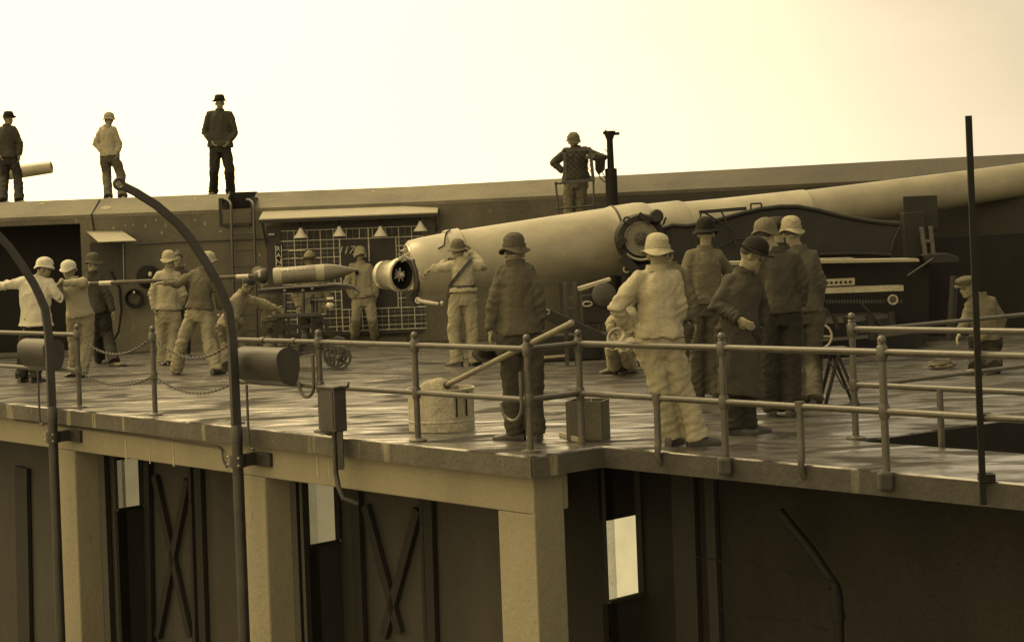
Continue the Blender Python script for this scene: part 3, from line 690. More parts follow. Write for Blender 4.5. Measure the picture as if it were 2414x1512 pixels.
mb = MB(); mb.prism([at(2172, 600, Dp - .1), at(2235, 596, Dp - .1), at(2262, 606, Dp - .1), at(2262, 620, Dp - .1), at(2185, 622, Dp - .1)], (0, .6, 0)); mb.build('buffer_cylinder_head', M_carriage, gun, bevel=.02)
MB().prism([at(2190, 560, Dp + 1.2), at(2480, 545, Dp + 1.2), at(2480, 800, Dp + 1.2), at(2190, 800, Dp + 1.2)], (0, .4, 0)).build('far_right_mass', M_black, gun)  # flat black mass at the far right behind the carriage
# bright loading platform edge and boxes
PD = .0053 * F
MB().prism([at(1640, 618, PD), at(2165, 609, PD), at(2168, 616, PD), at(1640, 626, PD)], (0, .7, 0)).build('loading_platform', M_hood, gun)
MB().prism([at(1930, 609, PD + .3), at(2012, 607, PD + .3), at(2012, 610, PD + .3), at(1930, 613, PD + .3)], (0, .3, 0)).build('platform_board', M_hood, gun)
MB().prism([at(1640, 688, PD), at(2130, 672, PD), at(2130, 685, PD), at(1640, 702, PD)], (0, .3, 0)).build('platform_beam', M_gunband, gun)
bx = MB().prism([at(1930, 659, PD + .02), at(2015, 655, PD + .02), at(2015, 671, PD + .02), at(1930, 675, PD + .02)], (0, .2, 0)); pbx = bx.build('perforated_box', M_lightwood, gun)
mb = MB()
for k in range(7): mb.lathe(at(1938 + k * 11, 666.5 - .4 * k, PD + .025), (0, -1, 0), [(0, .018), (.012, .018)], 10)
mb.build('box_hole', M_black, gun)
MB().torus(at(2105, 706, PD), (Vector((1, 0, 0)), UP), .055, .012, 20, 6).build('gauge_rim', M_gunband, gun, True)
MB().lathe(at(2105, 706, PD + .03), (0, -1, 0), [(0, .06), (.03, .06), (.03, .001)], 18).build('gauge', M_iron, gun, True)
mb = MB()
for k in range(26): mb.beam(at(1950 + 7 * k, 706, PD + .1), at(1950 + 7 * k, 714, PD + .1), .012, .02)
mb.build('rack_teeth', M_iron, gun)
hw = MB().torus(at(1932, 792, PD - .3), (Vector((1, 0, 0)), UP), .15, .014, 28, 7); hw.tube([at(1904, 792, PD - .3), at(1960, 792, PD - .3)], .01, 6); hw.build('hand_wheel', M_gunband, gun, True)
mb = MB()
for (a, b, r_) in (((1995, 745), (2010, 790), .05), ((2050, 740), (2060, 800), .06), ((1965, 740), (1975, 775), .03), ((2100, 735), (2104, 775), .04), ((1940, 730), (1950, 745), .06), ((2030, 715), (2080, 770), .02), ((2140, 650), (2200, 610), .015), ((2250, 650), (2240, 800), .05)):
    MB().tube([at(*a, PD - .1), at(*b, PD - .1)], r_, 10).build('carriage_shaft', M_carriage, gun, True)
# diagonal loading ramp, struts and box on the left of the carriage
rm = empty('loading_ramp', gr(1500, 872), 'long dark sloping ramp beam beside the carriage with a round bolt', 'ramp')
RD = .0053 * F
MB().prism([at(1283, 722, RD), at(1640, 885, RD), at(1640, 925, RD), at(1283, 752, RD)], (0, .12, 0)).build('ramp_beam', M_carriage, rm, bevel=.01)
MB().prism([at(1283, 722, RD + .7), at(1640, 885, RD + .7), at(1640, 925, RD + .7), at(1283, 752, RD + .7)], (0, .12, 0)).build('ramp_beam', M_carriage, rm, bevel=.01)
MB().torus(at(1290, 735, RD - .01), (Vector((1, 0, 0)), UP), .028, .008, 14, 5).build('bolt', M_gunband, rm, True)
st = empty('support_frame', gr(1343, 862), 'two upright iron bars with a rung standing under the barrel', 'stand')
SD = .0056 * F
for x in (1331, 1354): MB().beam(at(x, 664, SD), V2(at(x + 6, 860, SD), 0), .05, .05).build('upright', M_iron, st)
MB().tube([at(1331, 728, SD), at(1357, 727, SD)], .014, 6).build('rung', M_iron, st)
cb = empty('control_box', at(1410, 760, SD), 'dark metal control box with small round wheel under the barrel', 'box')
MB().prism([at(1372, 694, SD - .1), at(1448, 690, SD - .1), at(1452, 762, SD - .1), at(1376, 764, SD - .1)], (0, .6, 0)).build('box_body', M_carriage, cb, bevel=.02)
MB().prism([at(1364, 678, SD), at(1440, 655, SD), at(1440, 661, SD), at(1366, 686, SD)], (0, .5, 0)).build('box_lid', M_gunband, cb)
MB().lathe(at(1424, 694, SD - .1), (0, -1, 0), [(0, .16), (.08, .16), (.10, .12), (.1, .01)], 22).build('round_wheel', M_iron, cb, True)
MB().torus(at(1385, 716, SD - .13), (Vector((1, 0, 0)), UP * .5), .06, .012, 16, 6).build('box_handle', M_gunband, cb, True)
wr = MB()
for k, x in enumerate((1380, 1392, 1404, 1416)): wr.tube([at(x, 764, SD - .05), at(x + 4 - 2 * k, 785, SD - .05), at(x - 3 + 3 * k, 800, SD)], .006, 5)
wr.build('cable', M_black, cb)
MB().box((at(1395, 850, SD).x, SD + 1.1, .18), (2.3, .5, .36)).build('step_block', M_carriage, cb, bevel=.02)
MB().beam(at(1277, 842, SD + .1), at(1340, 837, SD + .1), .03, .03).build('foot_bar', M_gunband, cb)

# ------------------------------------------------------------------ sighting platform behind the barrel
plat = empty('sighting_platform', (at(1355, 700, .0068 * F).x, .0068 * F, 0), 'railed iron sighting platform rising behind the barrel', 'platform')
LD = .0068 * F
pz = at(1355, 512, LD).z
MB().box((at(1355, 512, LD).x, LD + .35, pz - .05), (1.0, .9, .06)).build('platform_floor', M_iron, plat)
for x in (1320, 1390):
    for dy in (0, .75): MB().beam((at(x, 512, LD).x, LD + dy, 0), (at(x, 512, LD).x, LD + dy, pz - .08), .07, .07).build('leg', M_iron, plat)
mb = MB()
mb.tube([at(1318, 512, LD - .05), at(1310, 432, LD - .05)], .017, 8); mb.ell(at(1310, 431, LD - .05), (.026, .026, .026), n=8, m=6)
mb.tube([at(1309, 433, LD - .05), at(1399, 425, LD - .05)], .017, 8)
mb.tube([at(1399, 427, LD - .05), at(1400, 500, LD - .05)], .016, 8)
mb.tube([at(1310, 492, LD - .05), at(1405, 484, LD - .05)], .015, 8)
mb.build('guard_rail', M_iron, plat, True)
mb = MB(); D2 = LD - .12
mb.beam(at(1327, 355, D2), at(1393, 350, D2), .04, .05); mb.beam(at(1331, 355, D2), at(1332, 427, D2), .04, .05); mb.beam(at(1391, 350, D2), at(1399, 427, D2), .05, .05); mb.beam(at(1324, 429, D2), at(1402, 424, D2), .035, .05)
mb.build('screen_frame', M_iron, plat)
mesh_ = MB()
for k in range(-12, 14):
    xa, xb = k * .09, k * .09 + 1.0
    for sgn in (0, 1):
        a0 = at(1333, 426, D2 + .01); w_, h_ = .46, .50
        # clip the diagonal wire to the frame
        x0, z0, x1, z1 = (xa, 0, xb, 1.0) if sgn == 0 else (xa, 1.0, xb, 0)
        pts = []
        for f in [i / 40 for i in range(41)]:
            X = x0 + (x1 - x0) * f; Z = z0 + (z1 - z0) * f
            if 0 <= X <= w_ and 0 <= Z <= h_: pts.append((X, Z))
        if len(pts) > 1: mesh_.tube([a0 + Vector((pts[0][0], 0, pts[0][1])), a0 + Vector((pts[-1][0], 0, pts[-1][1]))], .0045, 4)
tag(mesh_.build('wire_screen', M_black, plat), kind='stuff')
# sight column
scn = empty('sight_column', (at(1443, 700, LD).x, LD - .2, 0), 'tall dark sight column with a cross piece at its top', 'post')
D3 = LD - .2
MB().lathe(V2(at(1444, 500, D3), 0), UP, [(0, .10), (at(1444, 398, D3).z, .095), (at(1444, 396, D3).z, .055), (at(1438, 330, D3).z, .05), (at(1438, 312, D3).z, .095), (at(1438, 309, D3).z, .095)], 20).build('column_shaft', M_black, scn, True)
mb = MB(); mb.box(at(1435, 312, D3), (.18, .14, .03)); mb.tube([at(1422, 314, D3), at(1457, 315, D3)], .02, 8); mb.tube([at(1428, 306, D3), at(1428, 318, D3)], .014, 8); mb.box(at(1453, 315, D3), (.1, .05, .045))
mb.build('cross_piece', M_black, scn, bevel=.004)
mb = MB(); mb.prism([at(1403, 372, D3 - .1), at(1428, 366, D3 - .1), at(1426, 400, D3 - .1), at(1412, 412, D3 - .1), at(1404, 400, D3 - .1)], (0, .12, 0)); mb.build('instrument_case', M_black, scn, bevel=.01)
mb = MB(); mb.tube([at(1412, 408, D3), at(1415, 420, D3), at(1428, 430, D3), at(1433, 445, D3)], .009, 6); mb.tube([at(1420, 405, D3), at(1426, 418, D3), at(1436, 425, D3)], .009, 6); mb.tube([at(1425, 350, D3), at(1440, 368, D3)], .006, 5)
mb.build('cable', M_black, scn, True)

# ------------------------------------------------------------------ shell, tray truck and rammer
TRD = .0060 * F
shell = empty('artillery_shell', at(740, 672, TRD), 'long pointed dark shell with white bands lying on the loading tray', 'shell')
sa, sb_ = at(646, 652, TRD), at(842, 636, TRD); sv = (sb_ - sa); Ls = sv.length; sr = 20.5 * .0060
MB().lathe(sa, sv, [(0, sr * .95), (.01, sr), (Ls * .52, sr), (Ls * .60, sr), (Ls * .68, sr * .93), (Ls * .78, sr * .76), (Ls * .88, sr * .48), (Ls * .96, sr * .2), (Ls, .012)], 32).build('shell_body', M_shell, shell, True)
MB().lathe(sa + sv * .515, sv, [(0, sr * .99), (0, sr * 1.012), (Ls * .10, sr * 1.012), (Ls * .10, sr * .99)], 32, False).build('shell_band', M_lightwood, shell, True)
MB().lathe(sa + sv * .005, sv, [(0, sr * .99), (0, sr * 1.012), (Ls * .10, sr * 1.012), (Ls * .10, sr * .99)], 32, False).build('shell_band', M_gunband, shell, True)
sm = MB()
svn = sv.normalized(); sdn = Vector((0, -1, 0)); sun_ = svn.cross(sdn); sun_ = sun_ if sun_.z > 0 else -sun_
random.seed(12)
for row, (lo, hi) in enumerate(((.02, .46), (.05, .42))):      # stencilled marks: short strokes, unreadable in the photograph
    f = lo
    while f < hi:
        th = 1.0 - row * .28; c = sa + sv * f + (sdn * math.cos(th) + sun_ * math.sin(th)) * sr * 1.004
        sm.box(c, (.018, .006, .028), (svn, sun_ * math.sin(th) + sdn * math.cos(th), (sun_ * math.cos(th) - sdn * math.sin(th)))); f += random.choice((.022, .03, .04))
sm.build('stencil_mark', M_gunband, shell)
truck = empty('shell_truck', gr(735, 868), 'iron shell truck with curved loading tray and spoked wheels', 'cart')
# curved trough tray
rs = []
for x, yb, hw, dep in ((612, 693, .17, .06), (650, 692, .20, .07), (700, 690, .20, .08), (750, 688, .20, .08), (790, 684, .19, .08), (820, 681, .17, .05), (838, 683, .14, .03), (847, 690, .10, .01)):
    c = at(x, yb, TRD); r_ = []
    prof = [(-1, 1), (-.7, .45), (-.35, .1), (0, 0), (.35, .1), (.7, .45), (1, 1)]
    r_ = [c + Vector((0, a * hw, b * dep)) for a, b in prof] + [c + Vector((0, a * hw * .96, b * dep + .018)) for a, b in prof[::-1]]
    rs.append(r_)
MB().rings(rs).build('tray', M_iron, truck, True)
Dn, Df = TRD - .22, TRD + .22
tbl = MB()
for D_ in (Dn, Df): tbl.beam(at(640, 744, D_), at(757, 740, D_), .045, .05)
tbl.beam(at(700, 742, TRD), at(701, 742, TRD + .01), .45, .02); tbl.box((at(700, 742, TRD).x, TRD, at(700, 742, TRD).z - .01), (.82, .42, .02))
tbl.build('table_frame', M_iron, truck, bevel=.006)
for x in (672, 715, 737):
    for D_ in ((Dn, Df) if x != 737 else (Dn,)):
        mb = MB().tube([at(x, 742, D_), at(x, 692, D_)], .024, 10); mb.ell(at(x, 686 if x != 737 else 682, D_), (.03, .03, .03), n=10, m=7); mb.build('tray_post', M_iron, truck, True)
mb = MB()
mb.tube([at(745, 735, Dn - .03), at(745, 700, Dn - .03)], .03, 8); mb.tube([at(720, 707, Dn - .05), at(785, 708, Dn - .05)], .022, 8); mb.box(at(727, 708, Dn - .07), (.07, .06, .10)); mb.tube([at(770, 700, Dn - .05), at(772, 716, Dn - .05)], .03, 8)
mb.build('traversing_gear', M_iron, truck, True)
MB().tube([at(770, 704, Dn - .1), at(786, 703, Dn - .1)], .02, 8).build('crank_handle', M_steel, truck, True)
MB().ell(at(778, 719, Dn - .1), (.06, .04, .045), n=10, m=7).build('crank_knob', M_steel, truck, True)
for x, xe_ in ((655, 650), (680, 682), (705, 708), (735, 738)):
    for D_ in (Dn, Df): MB().beam(at(x, 744, D_), at(xe_, 835 if x != 735 else 815, D_), .035, .035).build('frame_leg', M_carriage, truck)
for D_ in (Dn, Df):
    MB().beam(at(640, 772, D_), at(745, 768, D_), .03, .05).build('frame_bar', M_carriage, truck)
    MB().beam(at(756, 745, D_), at(783, 795, D_), .045, .04).build('frame_brace', M_carriage, truck)
mb = MB(); mb.beam(at(640, 852, Dn + .05), at(800, 798, Dn + .05), .05, .10); mb.beam(at(640, 852, Df - .05), at(800, 798, Df - .05), .05, .10); mb.prism([at(700, 822, Dn), at(795, 792, Dn), at(812, 797, Dn), at(816, 806, Dn), at(806, 810, Dn), at(790, 803, Dn)], (0, .1, 0))
mb.tube([at(640, 838, Dn), at(770, 826, Dn)], .02, 8)
mb.build('chassis_beam', M_iron, truck, bevel=.006)
def wheel(c, r_, D_):
    w_ = MB().lathe(c + Vector((0, .05, 0)), (0, -1, 0), [(0, r_ * .82), (0, r_), (.09, r_), (.09, r_ * .82)], 36, False)
    w_.lathe(c + Vector((0, .05, 0)), (0, -1, 0), [(0, r_ * .83), (.09, r_ * .83)], 36, False)
    wo = w_.build('wheel', M_iron, truck, True)
    h_ = MB().lathe(c + Vector((0, .06, 0)), (0, -1, 0), [(0, r_ * .3), (.13, r_ * .28), (.15, r_ * .12), (.15, .001)], 20); 
    h_.build('wheel_hub', M_iron, wo, True)
    s_ = MB()
    for q in range(6):
        d = Vector((math.cos(q * 1.047 + .3), 0, math.sin(q * 1.047 + .3))); s_.beam(c + d * r_ * .25, c + d * r_ * .85, .04, .03, Vector((0, 1, 0)))
    s_.build('wheel_spoke', M_iron, wo)
wc = gr(801, 871) + UP * .165; wheel(wc, wc.z, .0); wc2 = wc + Vector((-.10, .42, 0)); wheel(wc2, wc.z, 0)
wc3 = wc + Vector((-1.0, 0, 0)); wheel(wc3, wc.z, 0)
MB().tube([wc + Vector((0, -.02, 0)), wc2 + Vector((0, .15, 0))], .025, 8).build('axle', M_iron, truck, True)
ram = empty('rammer', at(360, 660, .0063 * F), 'long wooden rammer staff held level by the loading crew', 'rammer')
RA, RB = at(125, 673, .0061 * F), at(606, 650, .0060 * F); rv = RB - RA
MB().tube([RA, RA + rv * .5, RB], .030, 12).build('staff', M_wood, ram, True)
for f0, f1, m_ in ((.23, .29, M_white), (.0, .03, M_iron), (.90, .96, M_white), (.255 - .09, .255 - .07, M_hood)):
    MB().tube([RA + rv * f0, RA + rv * f1], .0325, 12).build('staff_band', m_, ram, True)
MB().lathe(RB - Vector((.06, 0, 0)), (1, 0, -.04), [(0, .035), (.03, .075), (.10, .105), (.17, .11), (.20, .09), (.21, .03)], 20).build('rammer_head', M_iron, ram, True); MB().ell(RB + Vector((.05, -.095, .02)), (.02, .015, .05)).build('head_highlight', M_white, ram, True)  # small white spot paints a pale highlight on the head

# ------------------------------------------------------------------ railings along the deck edge
def post(base, par, zt=.815, zm=.413, hb=.92, r_=.027, flange=True, m=M_rail):
    b = Vector(base); pr = [(0, r_), (zm - .05, r_ * .98), (zm - .05, r_ * 1.2), (zm - .03, r_ * 1.4), (zm + .03, r_ * 1.4), (zm + .05, r_ * 1.2), (zm + .05, r_), (zt - .06, r_ * .95),
                            (zt - .06, r_ * 1.2), (zt - .03, r_ * 1.45), (zt + .03, r_ * 1.45), (zt + .045, r_ * 1.1), (zt + .06, r_ * .8), (zt + .065, r_ * 1.15), (zt + .075, r_ * .75)]
    p = MB().lathe(b, UP, pr, 14).build('post', m, par, True)
    MB().ell(b + UP * (hb - .022), (.031, .031, .033), n=12, m=8).build('ball_finial', m, p, True)
    if flange: MB().lathe(b, UP, [(0, .075), (.014, .075), (.022, .05), (.03, .035)], 18).build('base_flange', m, p, True)
    return p
PB = {k: gr(*v) for k, v in dict(a=(188, 957), b=(366, 972), c=(560, 1003), d=(759, 1019), e=(986, 1041), f=(1251, 1059), g=(1369, 1041)).items()}
# posts of the first stretch stand on one straight line set in from the edge
line_o = PB['e']; td = t
for k in 'abcd':
    # slide along the camera ray so that all stand 0.16 m in from the edge
    u = PB[k].x / PB[k].y
    # point E1 - nrm*.16 + s*t on ray x=u*y
    Q = E1 - nrm * .17; s_ = (u * Q.y - Q.x) / (t.x - u * t.y); PB[k] = V2(Q + t * s_, 0)
u = PB['e'].x / PB['e'].y; Q = E1 - nrm * .17; s_ = (u * Q.y - Q.x) / (t.x - u * t.y); PB['e'] = V2(Q + t * s_, 0)
u = PB['f'].x / PB['f'].y; s_ = (u * Q.y - Q.x) / (t.x - u * t.y); PB['f'] = V2(Q + t * s_, 0)
# right stretch is carried on the edge itself
def on_edge2(x, y, off=.03):
    Q2 = E2 + nrm2 * off; p = onplane(x, y, Q2, nrm2); return V2(p, 0)
PB['h'] = on_edge2(1711, 1072); PB['i'] = on_edge2(2090, 1111); PB['j'] = on_edge2(2560, 1150)
PB['g'] = on_edge2(1372, 1041, .0)
ZT, ZM = .815, .413
def rail_run(keys, par, r_=.024, m=M_rail):
    for z_, nm in ((ZT, 'top_rail'), (ZM, 'mid_rail')):
        for k0, k1 in zip(keys[:-1], keys[1:]):
            MB().tube([k0 + UP * z_, (k0 + k1) / 2 + UP * (z_ - .001), k1 + UP * z_], r_, 12).build(nm, m, par, True)
rl = empty('pipe_railing', PB['a'] - t * 1, 'short pipe railing at far left ending at the first chain post', 'railing')
left_ext = PB['a'] - t * 3.2
post(PB['a'], rl); post(left_ext, rl); rail_run([left_ext, PB['a']], rl)
sp_ = empty('chain_post', PB['b'], 'lone ball topped post carrying chains on both sides', 'post'); post(PB['b'], sp_)
r2 = empty('pipe_railing', PB['e'], 'long pipe railing running from the right davit past the deck corner to the right', 'railing')
for k in 'cdef': post(PB[k], r2)
post(PB['g'], r2, flange=False)
rail_run([PB[k] for k in 'cdef'], r2); rail_run([PB['f'], PB['g']], r2)
for k in 'hij': post(PB[k] - UP * .10 if 0 else PB[k], r2, flange=False); 
for k in 'hij':
    MB().box(PB[k] - UP * .06 + nrm2 * .02, (.10, .09, .13)).build('side_socket', M_fascia2, r2, bevel=.02)
rail_run([PB[k] for k in 'ghij'], r2, .025)
for x in (1548, 1885, 2470):
    q = on_edge2(x, 945, .03)
    MB().tube([q + UP * ZM, q + UP * .06, q - UP * .03 + nrm2 * .015, q - UP * .09 - nrm2 * .02], .026, 12).build('short_post', M_rail, r2, True)
    MB().lathe(q + UP * (ZM - .035) , UP, [(0, .036), (.07, .036)], 14).build('rail_collar', M_rail, r2, True)
for k0, k1, fs in (('c', 'd', (.35, .72)), ):
    for f in fs:
        p = PB[k0] + (PB[k1] - PB[k0]) * f + UP * ZT; MB().tube([p - t * .03, p + t * .03], .031, 12).build('pipe_coupling', M_rail, r2, True)
# chains
def chain(a, b, lab, sag):
    n = max(12, int((b - a).length / .034)); e = MB(); pts = []
    for i in range(n + 1):
        f = i / n; p = a + (b - a) * f; p = p - UP * (sag * 4 * f * (1 - f)); pts.append(p)
    for i in range(n):
        c = (pts[i] + pts[i + 1]) / 2; d = (pts[i + 1] - pts[i]).normalized(); s1, s2 = frame_from(d); q = s1 if i % 2 else s2
        L_ = (pts[i + 1] - pts[i]).length * .64; ring = []
        for k in range(10):
            a_ = 2 * math.pi * k / 10; ring.append(c + d * (math.cos(a_) * L_) + q * (math.sin(a_) * .0125))
        rs_ = []; Zc = d.cross(q)
        for k in range(10):
            o_ = (ring[k] - c).normalized(); rs_.append([ring[k] + (o_ * math.cos(w_) + Zc * math.sin(w_)) * .0052 for w_ in (0, 1.57, 3.14, 4.71)])
        rs_.append(rs_[0]); e.rings(rs_, False)
    o = e.build('chain', M_iron, smooth=True); tag(o, lab, 'chain', 'chains hung between the edge posts')
chain(PB['a'] + UP * ZT, PB['b'] + UP * ZT, 'upper chain sagging left of the lone ball topped post', .20)
chain(PB['a'] + UP * ZM, PB['b'] + UP * ZM, 'lower chain sagging left of the lone ball topped post', .13)
chain(PB['b'] + UP * ZT, PB['c'] + UP * ZT, 'upper chain sagging between the lone post and the right davit', .20)
chain(PB['b'] + UP * ZM, PB['c'] + UP * ZM, 'lower chain sagging between the lone post and the right davit', .15)
# inner hatch railing
ir = empty('hatch_railing', HC, 'inner pipe railing round the dark hatch opening at right', 'railing')
hc_ = gr(2018, 1034) ; hp = V2(hc_, 0)
post(hp, ir, .87, .43, .99)
h1 = hp + t2 * 4.5; h2 = hp + HA * 5.5
for z_ in (.87, .43):
    MB().tube([hp + UP * z_, h1 + UP * z_], .024, 12).build('hatch_rail', M_rail, ir, True)
    MB().tube([hp + UP * (z_ - .02), h2 + UP * (z_ + .02)], .018, 12).build('hatch_rail', M_rail, ir, True)
q = hp + t2 * .78
MB().tube([q + UP * .43, q + UP * -.02, q + UP * -.07 - t2 * .03, q + UP * -.09 - t2 * .1], .026, 12).build('short_post', M_rail, ir, True)
post(h1, ir, .87, .43, .99)
# hatch well walls; a black lining paints in the shade of the well
ht = MB().prism([V2(HC, -.18), V2(HC + HA * 7, -.18), V2(HC + HA * 7, -3), V2(HC, -3)], HA.cross(UP) * -.1).build('hatch_wall', M_black, origin=(0, 0, 0)); hq = HA.cross(UP); hq = hq if hq.y < 0 else -hq; MB().prism([V2(HC, -.012) + hq * .004, V2(HC + HA * 7, -.012) + hq * .004, V2(HC + HA * 7, -.5) + hq * .004, V2(HC, -.5) + hq * .004], hq * .02).build('hatch_shade_lining', M_black, ht); tag(ht, 'dark concrete side wall inside the stair hatch', 'wall')
# right hand dark pole close to the edge
dpb = on_edge2(2316, 1130, .06)
dp_ = empty('dark_pole', dpb, 'tall black pole standing at the far right deck edge', 'pole')
MB().beam(V2(dpb, -.15), V2(dpb, EYE + .70), .02, .04).build('pole_shaft', M_black, dp_)
for z_ in (.41, .02): MB().box(V2(dpb, z_) - nrm2 * .05, (.09, .1, .05)).build('pole_clip', M_black, dp_)

# ------------------------------------------------------------------ davits
def davit(px_base, lab, hooklab):
    u = uv(px_base, 1000)[0] / F
    Q = E1 + nrm * .12; s_ = (u * Q.y - Q.x) / (t.x - u * t.y); B0 = V2(Q + t * s_, 0)
    return B0
DVB = davit(557, '', ''); DVA = davit(124, '', '')
def davit_points(Bz, prof):
    pn = t                                           # plane spanned by nrm and up through Bz
    return [onplane(x, y, Bz, pn) for x, y in prof]
prof = [(557, 1001), (551, 867), (547, 793), (538, 729), (525, 695), (509, 660), (480, 610), (448, 561), (416, 524), (368, 483), (320, 453), (290, 438)]
pw = davit_points(DVB, prof)
shape = [( (p - DVB).dot(nrm), p.z) for p in pw]
shape[0] = (0, shape[0][1])
def make_davit(B0, lab):
    e = empty('davit', B0, lab, 'davit', 'curved hoist davits over the deck edge')
    for (ra, za, rb, zb2, sc) in (): pass
    pts = [B0 + nrm * max(a, -.02) + UP * b for a, b in shape]; rs_ = []
    n = len(pts); 
    # curved T-bar: web in the davit plane, tapering to the tip
    for i, p in enumerate(pts):
        d = (pts[min(i + 1, n - 1)] - pts[max(i - 1, 0)]).normalized(); sd_ = t.cross(d).normalized()
        f = i / (n - 1); hw_ = .047 - .012 * f; hd_ = .022
        rs_.append([p + sd_ * a * hw_ + t * b * hd_ for a, b in ((-1, -1), (1, -1), (1, 1), (-1, 1))])
    MB().rings(rs_).build('davit_arm', M_iron, e, bevel=.005)
    tip = pts[-1]; d = (pts[-1] - pts[-2]).normalized(); sd_ = t.cross(d)
    MB().torus(tip + d * .045, (d, sd_), .045, .016, 22, 8).build('davit_eye', M_iron, e, True)
    MB().tube([B0 - UP * 4, B0 + UP * .02], .052, 18).build('davit_post', M_iron, e, True)
    MB().tube([B0 - UP * .12, B0 + UP * .0, B0 + UP * .04], [.058, .058, .045], 16).build('post_sleeve', M_iron, e, True)
    zc = -.30
    MB().tube([B0 + UP * (zc - .06), B0 + UP * (zc + .06)], .075, 18).build('clamp', M_iron, e, True)
    MB().box(B0 + UP * zc - nrm * .13 + t * .0, (.06, .24, .12), (t, nrm, UP)).build('clamp_plate', M_iron, e, bevel=.006)
    MB().box(B0 + UP * zc - nrm * .2 + t * .12, (.28, .04, .13), (t, nrm, UP)).build('wall_plate', M_iron, e, bevel=.006)
    mb = MB()
    for a in (-.05, .05):
        for b in (-.09, .09): mb.ell(B0 + UP * (zc + a * .7) + t * b + nrm * .05, (.012, .012, .012), n=8, m=5)
    mb.build('clamp_bolt', M_gunband, e, True)
    return e
make_davit(DVB, 'right hand curved iron davit whose eyed tip overlaps the wall top')
make_davit(DVA, 'left hand curved iron davit arching out of frame left')
for B0 in (DVA,):
    e = tag(MB().box(B0 - UP * 2.72, (.16, .16, .16)).build('pole_shoe', M_black, bevel=.03), 'black fitting at the foot of the left davit pole', 'fitting')
# conduit run along the facade between davits
pts = [V2(fac(x, 1000), 0) + nrm * .02 for x in (40, 137, 330, 515)]
zz = [-.20, -.205, -.215, -.235]
pts = [p + UP * z_ for p, z_ in zip(pts, zz)]
q = V2(fac(528, 1040), 0) + nrm * .03; pts += [q - UP * .26, q - UP * .36 + t * .02, q - UP * .42 + t * .08]
tag(MB().tube(pts, .012, 8).build('conduit', M_rail, smooth=True), 'thin conduit clipped under the deck edge between the davits', 'conduit')

# hoods hung on the rail: round topped metal chutes
def chute(s0, s1, zc, lab, depth=.22):
    e = empty('metal_chute', V2(E1 + t * s0, zc), lab, 'chute', 'round topped metal chutes hung on the railing')
    O = E1 - nrm * .10; pr = []
    R_ = .125
    for q in range(9):
        a_ = math.pi * q / 8; pr.append((-math.cos(a_) * R_, math.sin(a_) * R_ * .8))
    pr += [(R_ * .92, -.10), (R_ * .5, -.21), (-R_ * .2, -.25), (-R_ * .75, -.21), (-R_ * .98, -.1)]
    for i_, (sa_, sb2, k_) in enumerate(((s0, s1 - .02, 1), (s1 - .02, s1, 1.05))):
        pp_ = [V2(O, zc) + t * sa_ + nrm * (a * k_ + .02) + UP * b * k_ for a, b in pr]
        MB().prism(pp_, t * (sb2 - sa_)).build('chute_shell' if i_ == 0 else 'chute_end', M_iron, e, True)
    a = V2(O, 0) + t * (s0 + .42 * 0 + .10) + nrm * .14
    return e
sB = (PB['c'] - E1).dot(t)
sD = (V2(DVB, 0) - E1).dot(t)
chute(sD - .12, sD + .60, .665, 'round topped dark metal chute just right of the right davit')
sA = (V2(DVA, 0) - E1).dot(t)
chute(sA - .95, sA - .30, .665, 'round topped dark metal chute left of the left davit')
for nm, x, lab in (('hanging_rod', 585, 'thin vertical rod bent under the chute by the right davit'), ('hanging_rod', 94, 'thin vertical rod bent under the chute by the left davit')):
    Q = E1 + nrm * .10; a = onplane(x, 1000, Q, nrm); a = V2(a, 0)
    tag(MB().tube([a + UP * .42, a - UP * .14, a - UP * .17 + t * .02, a - UP * .18 + t * .08], .012, 8).build(nm, M_iron, smooth=True), lab, 'rod', 'thin rods below the chutes')
# J hooks on posts
def jhook(p, lab, dir_):
    r_ = .115; c = p + dir_ * r_
    pts = [p + UP * .28, p + UP * .02] + [c + dir_ * (-math.cos(a_) * r_) - UP * math.sin(a_) * r_ for a_ in [math.pi * k / 10 for k in range(11)]] + [c + dir_ * r_ * 1.08 + UP * .02]
    o = MB().tube(pts, .016, 10).build('rail_hook', M_rail, smooth=True); tag(o, lab, 'hook', 'curved hooks fixed to the rail posts')
jhook(PB['d'] + nrm * .05 - t * .03 + UP * .43, 'curved hook on the post left of the switch box', -t)
jhook(PB['f'] + nrm * .06 - t * .02 + UP * .36, 'curved hook on the post at the deck corner', -t)
# switch box on conduit legs
swb = empty('switch_box', PB['d'] + nrm * .2, 'dark hanging switch box with conduits beside the railing post', 'box')
def sbp(x, y): return onplane(x, y, E1 + nrm * .10, nrm)
zt_, zl_ = sbp(790, 915).z, sbp(790, 1015).z
sx0, sx1 = sbp(757, 960), sbp(800, 960); tn = nrm
cc = (V2(sx0, 0) + V2(sx1, 0)) / 2 + t * .045; wdt = (sx1 - sx0).length
MB().box(cc + UP * ((zt_ + zl_) / 2) - nrm * .0, (.215, .13, zt_ - zl_), (t, nrm, UP)).build('box_body', M_iron, swb, bevel=.006)
MB().box(cc + UP * (zt_ + .012) , (.27, .17, .022), (t, nrm, UP)).build('box_lid', M_iron, swb, bevel=.004)
MB().box(cc + UP * ((zt_ + zl_) / 2) + nrm * .066, (.17, .01, (zt_ - zl_) * .86), (t, nrm, UP)).build('box_door', M_iron, swb, bevel=.003)
MB().tube([cc + UP * (zt_ + .02) + t * .02, cc + UP * (zt_ + .03) + t * .22, cc + UP * (zt_ + .06) + t * .24], .012, 8).build('lid_bracket', M_rail, swb, True)
c1 = cc + t * -.0; zb1 = sbp(790, 1075).z
